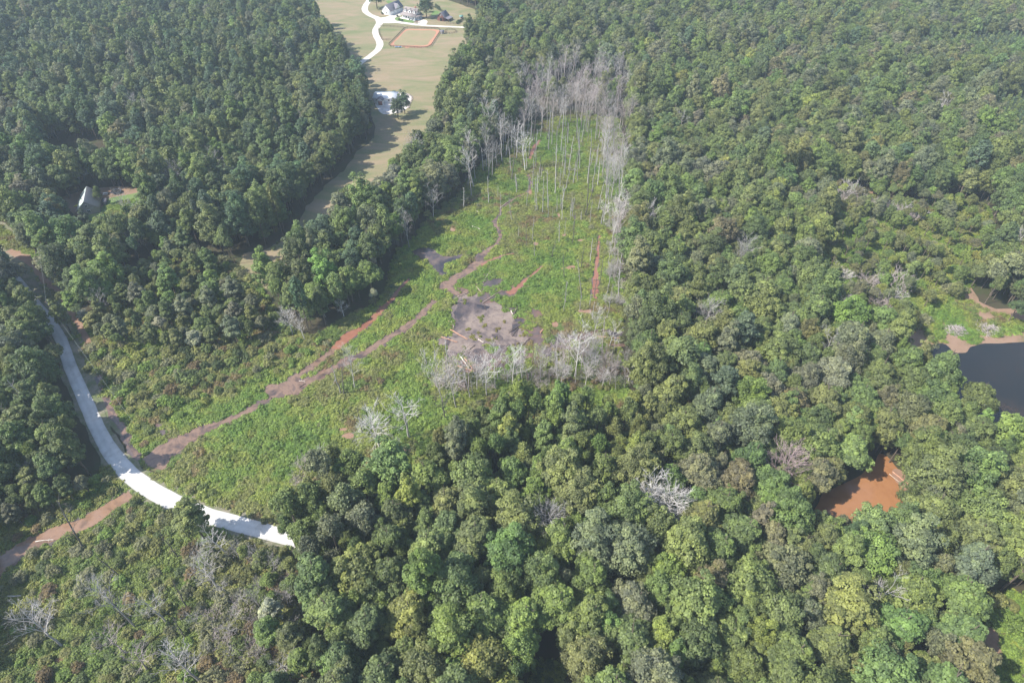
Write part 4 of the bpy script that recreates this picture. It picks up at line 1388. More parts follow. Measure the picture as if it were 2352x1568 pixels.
scatter(low_poly, 230, .9, 2.1, dict(bright=1.4, olive=3, mid=2, grey=3.4, rust=1.2, dark=1), .85)
scatter(wp([(-60, 1100), (150, 1085), (240, 1090), (270, 1130), (200, 1170), (120, 1200), (0, 1270), (-60, 1300)]), 60, 1.4, 2.8, dict(mid=3, dark=2, olive=2, bright=1.5), .7)
scatter(wp([(260, 1150), (330, 1160), (420, 1200), (480, 1240), (430, 1290), (300, 1260), (220, 1230)]), 34, 1.2, 2.4, dict(mid=3, grey=2, olive=2), .75)
scatter(wp([(2230, 1350), (2480, 1350), (2520, 1700), (2340, 1700), (2330, 1560), (2320, 1480), (2270, 1430), (2235, 1410)]), 60, 1.5, 3.0, dict(bright=4, mid=3, olive=2, rust=.4), .62)
scatter(rthick, 420, 1.6, 2.8, dict(lime=2, olive=4, bright=2, grey=2, mid=1), .7, False)
scatter(wp([(1000, 885), (1200, 895), (1445, 900), (1445, 845), (1250, 855), (1100, 875)]), 46, .9, 1.9, dict(rust=3, olive=2, grey=2, mid=1.5), .8)
scatter(wp([(530, 560), (600, 545), (660, 556), (650, 600), (600, 650), (548, 640)]), 12, .7, 1.3, dict(olive=2, mid=2), .9)
scatter(lake_ground, 12, .7, 1.5, dict(bright=2, mid=1), 1)
scatter(wp(BMGAP_V), 8, .8, 1.4, dict(dark=2, olive=1), .9)
scatter(wp(CORR_V), 26, .8, 1.8, dict(mid=2, olive=2, bright=1), .9)
scatter(wp([(620, 860), (660, 810), (700, 790), (745, 770), (690, 850)]), 10, .9, 1.6, dict(bright=2, olive=2), .9)
# low bushes fringing the woods against the marsh, field and road
for poly, dist in ((marsh_poly, 2.2), (field_poly, 0)):
    if not dist: continue
    pl = densify(poly, 4.5)
    for q in pl:
        a, b = q[0] + rng.normal(0, 1.6), q[1] + rng.normal(0, 1.6)
        va, vb, _ = proj(a, b)
        if rng.uniform() < .5 and not wet_test(np.array([a]), np.array([b]), 1.2)[0] and free(a, b, 1.2, .7) and not (va > 1380 and vb < 760):
            put(a, b, 1.2)
            shr.append((a, b, rng.uniform(1.1, 2.2), pick(dict(mid=3, olive=2, bright=1.5, dark=1))))
rank = sorted(range(len(shr)), key=lambda i: -shows(shr[i][0], shr[i][1], shr[i][2], 1.5)[1] * (1 if shows(shr[i][0], shr[i][1], 1, 1.5, 0)[0] else 0))
rank = [i for i in rank if shows(shr[i][0], shr[i][1], 1, 1.5, 0)[0]][:300]
rank_set = set(rank)
s_items = []
for i, (X, Y, r, tn) in enumerate(shr):
    st = int(rng.integers(6)) if tn != 'grey' else int(rng.choice([4, 5, 4, 1]))
    s = r / 2.2; sz = s * rng.uniform(.6, 1.2)
    c = np.array(ST[tn]) * rng.uniform(.82, 1.18)
    rz = float(rng.uniform(0, 6.28))
    if i in rank_set:
        o = plant('shrub', st, X, Y, s, sz, rz, tuple(c), 'bushes of the marsh and thicket', 'bush', False)
        size = 'big' if r > 2.5 else ('small' if r < 1.5 else '')
        name_later(o, ' '.join(q for q in (size, SNAME[tn], 'twiggy bush' if st > 3 else 'leafy bush') if q), X, Y)
    else:
        s_items.append((X, Y, 0, rz, s, sz, tuple(c), st))
mass('thicket', 'the rest of the low bushes growing between marsh and woods', [p['join'] for p in PROTO['shrub']], [COVER, DEADWOOD], s_items)
print('shrubs', len(shr), len(s_items))

# ------------------------------------------------------------------ dead trees
dead = []     # x, y, scale, proto kind, proto, tone
WOODT = dict(pale=(.46, .43, .40), grey=(.34, .32, .30), dark=(.14, .125, .11), pink=(.42, .36, .34), bleached=(.60, .57, .53), brown=(.24, .17, .14), mauve=(.36, .27, .26))
WNAME = dict(pale='pale grey', grey='grey', dark='dark', pink='pinkish grey', bleached='bleached white', brown='rusty brown', mauve='purple-brown')


def dscatter(polyv, n, kinds, tones, smin, smax, sep):
    poly = wp(polyv)
    P_ = np.array(poly)
    c, mine = 0, []
    for _ in range(n * 60):
        x, y = rng.uniform(P_[:, 0].min(), P_[:, 0].max()), rng.uniform(P_[:, 1].min(), P_[:, 1].max())
        if not inpoly(x, y, poly) or any((x - a) ** 2 + (y - b) ** 2 < sep * sep for a, b in mine): continue
        mine.append((x, y))
        dead.append((x, y, rng.uniform(smin, smax), *kinds[rng.integers(len(kinds))], tones[rng.integers(len(tones))]))
        c += 1
        if c >= n: break


DT = [('dead_tree', i) for i in range(6)]
SL = [('dead_tree', 6), ('dead_tree', 7)]
SN = [('standing_dead_trunk', i) for i in range(6)]
dscatter([(1190, 205, 8), (1205, 165, 8), (1250, 150, 8), (1300, 155, 8), (1340, 150, 8), (1400, 140, 8), (1452, 150, 8), (1452, 230, 8), (1445, 300, 8), (1390, 300, 6), (1330, 285, 3), (1230, 290, 3), (1185, 305, 5)],
         115, DT + SL, ['pink', 'pink', 'pale', 'grey'], .72, .98, 3.6)
dscatter([(1385, 310, 3), (1435, 310, 7), (1440, 450, 7), (1430, 600, 7), (1425, 740, 5), (1392, 740, 3), (1390, 600), (1380, 420)], 50, SL + SL + [('dead_tree', 5), ('dead_tree', 3), ('standing_dead_trunk', 2), ('standing_dead_trunk', 5)],
         ['pale', 'pink', 'pale', 'grey', 'bleached', 'grey'], .55, 1.15, 2.0)
dscatter([(1110, 400), (1160, 345), (1230, 300), (1340, 290), (1385, 320), (1385, 520), (1230, 500), (1180, 430)], 78, SN + [('standing_dead_trunk', 2)] * 2, ['grey', 'dark', 'pale', 'grey'], .7, 1.15, 3.2)
dscatter([(1050, 470), (1180, 430), (1385, 520), (1375, 760), (1250, 700), (1200, 560)], 42, SN, ['grey', 'pale', 'dark'], .4, .8, 4)
dscatter([(1060, 440), (1110, 380), (1180, 300), (1190, 330), (1120, 420), (1085, 460)], 18, DT[:3] + SN, ['pale', 'grey'], .8, 1.1, 3)
dscatter([(1000, 870, 2), (1100, 890, 2), (1200, 880, 2), (1300, 880, 2), (1440, 880, 4), (1440, 830, 2), (1360, 800), (1250, 830), (1100, 860), (1020, 850)], 62, DT + SN + [('dead_tree', 8), ('dead_tree', 9)] * 3, ['pale', 'pink', 'pink', 'grey', 'brown'], .4, .8, 3)
dscatter([(440, 1280), (600, 1280), (700, 1340), (720, 1560), (480, 1560)], 20, [('dead_tree', 3), ('dead_tree', 4)], ['pale', 'grey'], .35, .6, 3)
one = [  # foot on the picture, scale, kind, proto, tone, label
    (1133, 338, 1.25, 'dead_tree', 0, 'pale', 'tall pale fan shaped dead tree on the wooded edge of the upper marsh'),
    (1078, 400, 1.0, 'dead_tree', 2, 'pale', 'slim pale dead tree against the dark wooded edge'),
    (1206, 392, 1.15, 'dead_tree', 1, 'bleached', 'bleached full crowned dead tree beside the orange stream head'),
    (1190, 350, 1.0, 'dead_tree', 3, 'pale', 'spreading pale dead tree on the edge of the grove'),
    (673, 768, .75, 'dead_tree', 9, 'pale', 'wide pale dead crown at the wooded corner above the thicket'),
    (700, 780, .60, 'dead_tree', 3, 'pale', 'smaller ragged dead tree just right of the wide pale crown'),
    (748, 728, .5, 'dead_tree', 2, 'grey', 'narrow grey dead tree at the foot of the wooded edge'),
    (790, 726, .55, 'dead_tree', 4, 'bleached', 'white open branched dead tree above the red stream'),
    (940, 570, .85, 'dead_tree', 2, 'grey', 'dark shaded dead tree by the water under the woods'),
    (873, 1029, 1.1, 'dead_tree', 9, 'bleached', 'bleached dead tree with wide forked crown, lower edge of the marsh'),
    (940, 1006, 1.15, 'dead_tree', 3, 'bleached', 'bleached dead tree with twisted crown on a thick upright trunk'),
    (913, 1040, .5, 'dead_tree', 3, 'pale', 'short pale dead tree between the two big forked ones'),
    (1018, 924, 1.0, 'dead_tree', 0, 'pale', 'tall dead tree with pale side branches left of the pond outlet'),
    (1048, 936, 1.0, 'dead_tree', 1, 'pale', 'upright pale dead tree near the foot of the pond'),
    (1033, 868, 1.0, 'standing_dead_trunk', 2, 'pale', 'tall thin dead trunk on the pond shore'),
    (1118, 908, 1.02, 'dead_tree', 1, 'bleached', 'big white feathery dead crown in front of the pond'),
    (1023, 962, .75, 'dead_tree', 3, 'dark', 'dark forked dead tree in the green growth'),
    (783, 904, 1.0, 'standing_dead_trunk', 0, 'grey', 'leaning grey trunk, one of a pair beside the creek'),
    (790, 906, .95, 'standing_dead_trunk', 4, 'dark', 'darker trunk of the pair beside the creek'),
    (815, 891, .8, 'dead_tree', 2, 'pale', 'thin crooked pale dead tree just above the trunk pair'),
    (831, 992, .75, 'standing_dead_trunk', 0, 'dark', 'short dark trunk behind the wide forked dead tree'),
    (735, 925, .35, 'standing_dead_trunk', 1, 'dark', 'low dark stub below the creek pool'),
    (980, 838, .75, 'standing_dead_trunk', 1, 'grey', 'thick grey trunk on the green tongue beside the pond'),
    (1000, 832, .6, 'standing_dead_trunk', 0, 'grey', 'thinner grey trunk right of the thick one by the pond'),
    (1080, 916, .9, 'standing_dead_trunk', 5, 'pale', 'straight pole in front of the fallen logs'),
    (1088, 911, .6, 'standing_dead_trunk', 0, 'grey', 'short middle pole in front of the fallen logs'),
    (1096, 897, .8, 'standing_dead_trunk', 2, 'pale', 'straight pole right of the fallen logs'),
    (1320, 868, 1.08, 'dead_tree', 0, 'bleached', 'tallest white forked dead tree below the silt flat'),
    (1177, 885, .9, 'dead_tree', 2, 'bleached', 'slim white dead tree left of the feathery crown row'),
    (1200, 872, .68, 'dead_tree', 4, 'pale', 'spreading dead tree with pale twigs at the silt edge'),
    (1242, 880, .7, 'dead_tree', 0, 'pale', 'dead tree with upswept twigs right of the silt edge'),
    (1281, 884, .85, 'standing_dead_trunk', 5, 'bleached', 'white bare pole near the tallest forked tree'),
    (1442, 878, .62, 'dead_tree', 4, 'bleached', 'fan shaped white dead tree at the corner of the right woods'),
    (1376, 880, .6, 'dead_tree', 3, 'brown', 'rusty dead tree with clinging brown leaves'),
    (1400, 795, .8, 'dead_tree', 4, 'bleached', 'white broken dead tree at the end of the dead line'),
    (1362, 785, .8, 'dead_tree', 2, 'pale', 'thin twiggy dead tree over the clay corner'),
    (1474, 1204, 1.25, 'dead_tree', 8, 'bleached', 'left one of the twin bare crowns in the right woods'),
    (1522, 1208, 1.25, 'dead_tree', 9, 'bleached', 'right one of the twin bare crowns in the right woods'),
    (1772, 1128, 1.25, 'dead_tree', 8, 'mauve', 'purple-brown dead crown in the right woods'),
    (1606, 782, 1.2, 'dead_tree', 9, 'grey', 'small grey dead crown amid the middle of the right woods'),
    (1832, 1215, .8, 'standing_dead_trunk', 4, 'bleached', 'white leaning stub in the dark gap left of the orange pond'),
    (190, 1257, 1.15, 'standing_dead_trunk', 2, 'dark', 'tall dark leaning trunk with twigs beside the lower creek'),
    (280, 1327, .8, 'standing_dead_trunk', 4, 'dark', 'dark thick leaning trunk in the lower marsh'),
    (410, 1280, .7, 'standing_dead_trunk', 0, 'dark', 'dark leaning trunk below the ivy covered tree'),
    (155, 1325, .4, 'standing_dead_trunk', 1, 'dark', 'short dark stump trunk near the lower creek'),
    (262, 1366, .6, 'standing_dead_trunk', 0, 'dark', 'slanting dark trunk in the middle of the lower marsh'),
    (312, 1440, 1.0, 'dead_tree', 2, 'grey', 'upright forked grey dead tree in the lower marsh'),
    (306, 1436, .65, 'standing_dead_trunk', 4, 'dark', 'dark trunk leaning beside the forked grey dead tree'),
    (390, 1434, .8, 'dead_tree', 3, 'pale', 'arching pale dead tree with curled branches in the lower marsh'),
    (430, 1394, .7, 'standing_dead_trunk', 0, 'dark', 'dark slanting trunk left of the grey brush'),
    (428, 1467, .8, 'standing_dead_trunk', 4, 'dark', 'dark trunk ending in a long shadow near the grey brush'),
    (415, 1522, .9, 'standing_dead_trunk', 0, 'bleached', 'straight white pole near the bottom edge'),
    (142, 1483, 1.0, 'dead_tree', 3, 'pale', 'long leaning dead tree with a fine pale crown, lower left marsh'),
    (125, 1420, .75, 'dead_tree', 4, 'pale', 'pale twiggy dead crown above the long leaning one'),
    (462, 1566, .95, 'dead_tree', 3, 'pale', 'pale forked dead tree cut by the bottom edge'),
    (525, 1274, .8, 'dead_tree', 4, 'bleached', 'white branching dead tree beside the shaded road end'),
    (502, 1352, .8, 'dead_tree', 3, 'pale', 'grey dead crown at the top of the grey brush'),
    (340, 1540, .75, 'dead_tree', 4, 'pink', 'pinkish bare crown at the bottom edge of the lower marsh'),
    (290, 1500, .75, 'dead_tree', 3, 'pink', 'pinkish dead brush tree above the bottom edge'),
    (660, 1548, .7, 'dead_tree', 4, 'pale', 'bare fan of twigs over reddish soil at the bottom edge'),
    (107, 1118, .7, 'dead_tree', 4, 'pale', 'bare leaning dead tree under the dark roadside woods'),
    (47, 1016, .9, 'standing_dead_trunk', 2, 'dark', 'dark leaning trunk in the dark roadside woods'),
    (100, 965, .9, 'standing_dead_trunk', 5, 'grey', 'long thin grey trunk in the dark roadside woods'),
    (12, 1152, .8, 'standing_dead_trunk', 0, 'grey', 'grey trunk at the left border above the lower creek'),
    (245, 730, .7, 'dead_tree', 3, 'grey', 'dead grey tree with ragged twigs left of the thicket'),
    (298, 500, .8, 'dead_tree', 3, 'pale', 'bare pronged dead tree behind the grass yard'),
    (318, 590, .8, 'dead_tree', 4, 'grey', 'feathery grey dead tree in the dark woods above the thicket'),
    (345, 545, .9, 'dead_tree', 1, 'grey', 'grey twiggy crown in the dark woods below the yard'),
    (995, 500, .8, 'dead_tree', 1, 'pale', 'pale crown on two thin trunks at the wooded edge of the marsh'),
    (1700, 640, 1.15, 'dead_tree', 8, 'grey', 'bare grey crown showing through the woods right of the dead line'),
    (1560, 330, 1.15, 'dead_tree', 4, 'grey', 'small bare crown in the woods right of the grey grove'),
    (2140, 300, 1.15, 'dead_tree', 3, 'pale', 'pale bare crown in the far right woods'),
    (1880, 850, 1.15, 'dead_tree', 4, 'grey', 'thin bare crown in the woods left of the dark lake'),
    (1250, 1240, 1.15, 'dead_tree', 8, 'grey', 'grey bare crown among the dense crowns near the young olive trees'),
    (1980, 1420, 1.15, 'dead_tree', 4, 'pale', 'pale bare branches in the lower right woods'),
    (330, 300, 1.15, 'dead_tree', 8, 'grey', 'grey bare crown in the far pines'),
    (520, 420, 1.15, 'dead_tree', 4, 'grey', 'grey bare crown left of the shaded grass lane'),
    (420, 470, 1.15, 'dead_tree', 8, 'grey', 'grey bare crown right of the cabin yard'),
    (700, 330, 1.15, 'dead_tree', 4, 'grey', 'bare grey tree in the woods left of the shed lane'),
    (960, 400, 1.15, 'dead_tree', 8, 'grey', 'bare crown in the wooded strip beside the marsh'),
    (2300, 600, 1.15, 'dead_tree', 4, 'pale', 'pale bare crown above the far clearing'),
    (1480, 560, 1.15, 'dead_tree', 3, 'pale', 'pale bare crown just inside the right woods'),
    (1065, 478, .8, 'standing_dead_trunk', 4, 'bleached', 'crooked white dead trunk standing in the open marsh'),
]
for (vx_, vy_, s, k, st, tn, lab) in one:
    X, Y = P(vx_, vy_)
    dead.append((X, Y, s, k, st, tn, lab))
for (x, y, s, k, st, tn, *lab) in dead:
    sz = s * (rng.uniform(.85, 1.15) if not lab else 1)
    c = tuple(np.array(WOODT[tn]) * rng.uniform(.85, 1.12))
    near = proj(x, y)[2] < 235 and k == 'dead_tree'
    va = proj(x, y)[0]
    tl = (rng.normal(0, .055), rng.normal(0, .055))
    if 'lean' in (lab[0] if lab else '') or 'slant' in (lab[0] if lab else ''): tl = (.06, -.14)
    wide = 1.15 if k == 'dead_tree' else 1.35
    o = plant(k, st, x, y, s * wide, sz, float(rng.uniform(0, 6.28)), c, 'dead trees of the marsh' if k == 'dead_tree' else 'bare standing trunks of the marsh', 'dead tree' if k == 'dead_tree' else 'dead trunk', near,
              lab[0] if lab else None, tl)
    if not lab:
        hh = 'tall' if PROTO[k][st]['h'] * sz > 13 else ('short' if PROTO[k][st]['h'] * sz < 7 else '')
        name_later(o, ' '.join(q for q in (hh, WNAME[tn], 'dead tree' if k == 'dead_tree' else 'bare trunk') if q), x, y)
# grey dead bushes
for j, (q, r) in enumerate([((1939, 455), 1.5), ((1925, 462), 1.1), ((1960, 470), 1.0), ((1992, 485), 1.3), ((2012, 492), 1.1), ((2040, 490), 1.2), ((2058, 497), 1.4), ((2085, 510), 1.4), ((2072, 500), 1.0), ((1936, 642), 1.2), ((1994, 662), 1.3),
                            ((2060, 665), 1.5), ((2035, 700), 1.3), ((2018, 705), 1.2), ((2050, 725), 1.1), ((1928, 700), 1.1), ((600, 1440), 1.2), ((560, 1400), 1.1), ((650, 1380), 1.2), ((520, 1470), 1.2), ((590, 1500), 1.3), ((640, 1460), 1.0),
                            ((490, 1420), 1.0), ((700, 1070), 1.1), ((745, 1060), 1.3), ((690, 1110), 1.0), ((1010, 890), 1.2), ((1020, 880), 1.0), ((1050, 895), 1.3), ((1345, 815), 1.0), ((1300, 860), 1.2), ((1380, 870), 1.3), ((1410, 850), 1.2),
                            ((1160, 870), 1.0), ((1220, 875), 1.1), ((1260, 865), .9), ((1350, 865), 1.1), ((1125, 892), .9), ((1240, 890), 1.0), ((1430, 700), 1.2), ((1420, 620), 1.1), ((1425, 660), 1.1), ((1415, 560), 1.0), ((1405, 640), .9)]):
    X, Y = P(*q)
    if q[0] > 1900: r *= 1.5
    o = plant('dead_bush', j % 4, X, Y, r * 1.15, r, float(rng.uniform(0, 6.28)), tuple(np.array(WOODT['pink' if j % 3 else 'pale']) * rng.uniform(.9, 1.15)), 'grey leafless bushes', 'dead bush', False)
    name_later(o, 'grey leafless bush' if j % 3 else 'pale leafless bush', X, Y)
ln_ = wp([(1392, 320), (1432, 330), (1432, 600), (1425, 740), (1395, 740)])
la = np.array(ln_); got = 0
while got < 22:
    X, Y = rng.uniform(la[:, 0].min(), la[:, 0].max()), rng.uniform(la[:, 1].min(), la[:, 1].max())
    if not inpoly(X, Y, ln_): continue
    r = rng.uniform(.8, 1.3); got += 1
    o = plant('dead_bush', got % 4, X, Y, r, r * 1.2, float(rng.uniform(0, 6.28)), tuple(np.array(WOODT['pale']) * rng.uniform(.75, 1.0)), 'grey leafless bushes', 'dead bush', False)
    name_later(o, 'twiggy grey bush', X, Y)
print('dead', len(dead))

# ------------------------------------------------------------------ fallen logs and brush piles
LOGM = flat('log_wood', (.42, .33, .27), .85, .2, .3, 4)
LOGR = flat('red_log_wood', (.50, .28, .19), .85, .2, .25, 4)
LOGD = flat('dark_log_wood', (.13, .10, .085), .85, .2, .3, 4)
LOGW = flat('white_log_wood', (.66, .58, .50), .85, .2, .2, 4)
logs = [(D(405, 870), D(585, 970), .22, 'r', 'long reddish log lying from the green tongue into the pond'), (D(310, 945), D(480, 1000), .2, 'r', 'pinkish log bridging the pond outlet'),
        (D(510, 1155), D(600, 1270), .22, 'w', 'pale log of the crossed heap at the foot of the pond'), (D(552, 1160), D(636, 1282), .22, 'r', 'reddish log beside the pale one in the crossed heap'),
        (D(475, 1245), D(665, 1310), .26, 'r', 'thick reddish log across the base of the crossed heap'), (D(500, 1262), D(632, 1290), .16, 'm', 'thin log on top of the thick reddish one'),
        (D(740, 590), D(945, 455), .17, 'm', 'long thin log slanting over the upper pond'), (D(680, 420), D(745, 500), .16, 'm', 'short pale log on the dark silt'),
        (D(750, 375), D(825, 245), .16, 'm', 'thin log among tufts above the pond'), (D(1070, 1085), D(1240, 960), .2, 'd', 'dark log at the lower right of the pond'),
        (D(975, 1230), D(1035, 1160), .18, 'd', 'short dark log below the pond'), (D(1345, 905), D(1380, 870), .35, 'r', 'stubby thick red log on the silt flat'),
        (D(1940, 940), D(2180, 960), .2, 'r', 'straight pinkish log under the last dead trees'), (D(1070, 720), D(1110, 630), .26, 'd', 'dark stub leaning at the pond edge'),
        (D(1040, 670), D(1070, 730), .18, 'w', 'whitish stub crossing the dark one'), (D(450, 575), D(545, 580), .16, 'm', 'grey log at the creek mouth'),
        (D(390, 780), D(415, 830), .22, 'r', 'first of two short red logs on the pond bank'), (D(410, 780), D(440, 845), .22, 'm', 'second short log on the pond bank'),
        (D(1570, 232), D(1700, 238), .2, 'r', 'red log lying level in the open marsh'), (D(1020, 900), D(1190, 790), .15, 'd', 'long thin dark log in the silty water'),
        (D(1050, 940), D(1120, 850), .14, 'd', 'thin dark branch lying in the water'), (D(695, 970), D(755, 1005), .18, 'w', 'pale log on the grassy islet'),
        (D(575, 1100), D(665, 1030), .15, 'd', 'dark thin log by the lower islet'), (D(1905, 350), D(1950, 352), .18, 'd', 'dark log across the red ditch, upper one'),
        (D(1900, 440), D(1952, 440), .18, 'd', 'dark log across the red ditch, lower one'), (D(450, 545), D(590, 480), .17, 'm', 'curved log along the creek mouth'),
        ((1093, 486), (1113, 494), .2, 'w', 'pale log in the upper marsh near the wooded edge'), ((1085, 521), (1104, 528), .2, 'w', 'white log lying on the open marsh'),
        ((1148, 480), (1166, 465), .25, 'm', 'thick log across the upper creek'), ((5, 1371), (51, 1369), .22, 'w', 'white log at the left border of the lower marsh'),
        ((83, 1244), (124, 1240), .16, 'w', 'pale log floating on the lower creek'), ((2041, 1089), (2084, 1122), .14, 'm', 'pale log along the edge of the orange pond'),
        ((2049, 1084), (2092, 1118), .18, 'r', 'reddish log parallel to the pale one on the clay bank'), ((688, 875), (701, 876), .1, 'w', 'white branch at the creek pool'),
        ((688, 890), (703, 881), .12, 'd', 'dark branch at the creek pool'), ((1015, 840), (1030, 858), .16, 'm', 'grey log in the reeds left of the pond'),
        (D(1640, 900), D(1700, 880), .15, 'd', 'dark log in the growth right of the silt flat'), (D(760, 600), D(775, 670), .1, 'd', 'thin stick standing out of the silty water')]
for (a, b, r, t, lab) in logs:
    A_, B_ = np.array([*P(*a), r * .8 + .12]), np.array([*P(*b), r * .6 + .2])
    mb = MB()
    c0 = A_.copy()
    n = 6
    pts = [A_ + (B_ - A_) * k / n + np.array([rng.normal(0, .06), rng.normal(0, .06), .03 * math.sin(k)]) for k in range(n + 1)]
    mb.tube([p_ - c0 for p_ in pts], np.linspace(r, r * .55, n + 1), 7)
    ln = np.linalg.norm(B_ - A_)
    dirv = (B_ - A_) / ln
    for k in range(3):
        t0 = rng.uniform(.3, .95)
        base = (B_ - A_) * t0
        e = base + unit(dirv + rng.normal(0, .6, 3) + np.array([0, 0, .4])) * rng.uniform(.4, 1.3)
        mb.tube([base, e], [r * .35, .02], 4, cap=False)
    o = link('fallen_log', mb.mesh('fallen_log', [{'r': LOGR, 'm': LOGM, 'd': LOGD, 'w': LOGW}[t]]), loc=tuple(c0))
    tag(o, lab, 'log', 'fallen logs of the marsh')
mb = MB()
pp = np.array(mud_poly)
nst = 0
while nst < 420:
    x, y = rng.uniform(pp[:, 0].min(), pp[:, 0].max()), rng.uniform(pp[:, 1].min(), pp[:, 1].max())
    if not inpoly(x, y, mud_poly): continue
    a = rng.uniform(0, 6.28); L_ = rng.uniform(.2, 1.4)
    c = np.array([x, y, .15]); d = np.array([math.cos(a), math.sin(a), rng.uniform(-.02, .35)]) * L_
    mb.tube([c, c + d * .5 + rng.normal(0, .05, 3), c + d], [.05, .04, .015], 3, 0, rng.uniform(0, 1), cap=False)
    nst += 1
o = link('drift_sticks', mb.mesh('drift_sticks', [DEADWOOD]))
o['tint'] = (.13, .105, .095)
tag(o, 'small dark sticks and debris strewn over the silt', kind='stuff')
for (q, L_, lab) in [((2195, 760), 4.2, 'left brush pile of grey branches on the clearing'), ((2268, 758), 5.2, 'larger brush pile of grey branches toward the red bank')]:
    X, Y = P(*q)
    mb = MB()
    for k in range(300):
        a = rng.uniform(0, 6.28); f = rng.uniform(0, 1) ** .6
        hgt = 1.7 * (1 - f * f)
        c = np.array([math.cos(a) * f * L_, math.sin(a) * f * L_ * .7, rng.uniform(.02, max(.1, hgt))])
        d = unit(np.array([rng.normal(0, 1), rng.normal(0, 1), rng.normal(0, .25)])) * rng.uniform(.5, 1.6)
        mb.tube([c - d, c + rng.normal(0, .1, 3), c + d], [.07 * rng.uniform(.4, 1.3), .05, .02], 3, 0, rng.uniform(0, 1), cap=False)
    o = link('brush_pile', mb.mesh('brush_pile', [DEADWOOD]), loc=(X, Y, 0))
    o['tint'] = (.46, .40, .38)
    tag(o, lab, 'brush pile', 'brush piles')


# ------------------------------------------------------------------ buildings
W_WHITE = flat('white_siding', (.80, .80, .78), .7, .3, .04, 2)
W_TRIM = flat('white_trim', (.85, .85, .84), .6, .3, .03, 2)
W_ROOF = flat('grey_brown_shingles', (.27, .235, .225), .9, .2, .2, 3)
W_ROOF2 = flat('slate_shingles', (.22, .205, .225), .9, .2, .2, 3)
W_BARN = flat('red_brown_boards', (.17, .075, .06), .85, .2, .25, 3)
W_METAL = flat('white_metal_roof', (.85, .86, .86), .45, .5, .02, 1)
W_GREEN = flat('pale_green_metal', (.50, .58, .54), .5, .4, .08, 1)
W_TAUPE = flat('taupe_siding', (.36, .32, .30), .8, .2, .08, 2)  # siding colour, also painted on the cabin roof's shaded slope
GLASS = flat('dark_glass', (.03, .035, .045), .12, .6, .1, 2)
DARK = flat('dark_opening', (.02, .02, .02), .9, .1, .1, 2)
FENCEW = flat('fence_wood', (.16, .115, .09), .9, .1, .25, 3)
STONE = flat('rubble_stone', (.42, .36, .33), .9, .2, .25, 3)
BRICKR = flat('brick', (.34, .14, .10), .85, .2, .2, 4)


def root_at(name, q, rz, label, cat, group=None, z=0.0):
    X, Y = P(*q)
    o = bpy.data.objects.new(name, None)
    COL.objects.link(o)
    o.location = (X, Y, z)
    o.rotation_euler = (0, 0, rz)
    return tag(o, label, cat, group)


def part(name, mb, mats, parent):
    return link(name, mb.mesh(name, mats if isinstance(mats, list) else [mats]), parent)


def gable_walls(L, W, hw, hr, x0=0, y0=0):
    """box L (x) by W (y), ridge along x"""
    mb = MB()
    x, y = L / 2, W / 2
    v = [(-x, -y, 0), (x, -y, 0), (x, y, 0), (-x, y, 0), (-x, -y, hw), (x, -y, hw), (x, y, hw), (-x, y, hw), (-x, 0, hw + hr), (x, 0, hw + hr)]
    v = [(a + x0, b + y0, c) for a, b, c in v]
    mb.add(v, [(0, 1, 5, 4), (2, 3, 7, 6), (1, 2, 6, 5), (3, 0, 4, 7)])
    mb.add(v, [(5, 6, 9), (7, 4, 8)])
    return mb


def gable_roof(L, W, hw, hr, over=.45, th=.16, x0=0, y0=0, lift=.03):
    mb = MB()
    x = L / 2 + over
    sl = hr / (W / 2)
    for sgn in (-1, 1):
        ye = sgn * (W / 2 + over)
        ze = hw - sl * over + lift
        a = [(-x, 0, hw + hr + lift), (x, 0, hw + hr + lift), (x, ye, ze), (-x, ye, ze)]
        b = [(p[0], p[1], p[2] + th) for p in a]
        v = [(p[0] + x0, p[1] + y0, p[2]) for p in a + b]
        if sgn < 0:
            mb.add(v, [(4, 7, 6, 5), (0, 1, 2, 3), (0, 3, 7, 4), (1, 5, 6, 2), (3, 2, 6, 7)])
        else:
            mb.add(v, [(4, 5, 6, 7), (0, 3, 2, 1), (0, 4, 7, 3), (1, 2, 6, 5), (3, 7, 6, 2)])
    return mb


def window(root, c, w, h, face, frame=W_TRIM):
    """face: 'y-' etc: which way it looks"""
    f = MB(); g = MB()
    if face[0] == 'y':
        s = -1 if face[1] == '-' else 1
        f.box((c[0], c[1] + s * .03, c[2]), (w + .24, .06, h + .24)); g.box((c[0], c[1] + s * .075, c[2]), (w, .03, h))
        f.box((c[0], c[1] + s * .10, c[2]), (w, .02, .06)); f.box((c[0], c[1] + s * .103, c[2]), (.06, .02, h))
    else:
        s = -1 if face[1] == '-' else 1
        f.box((c[0] + s * .03, c[1], c[2]), (.06, w + .24, h + .24)); g.box((c[0] + s * .075, c[1], c[2]), (.03, w, h))
        f.box((c[0] + s * .10, c[1], c[2]), (.02, w, .06)); f.box((c[0] + s * .103, c[1], c[2]), (.02, .06, h))
    o = part('window', f, frame, root)
    part('pane', g, GLASS, o)


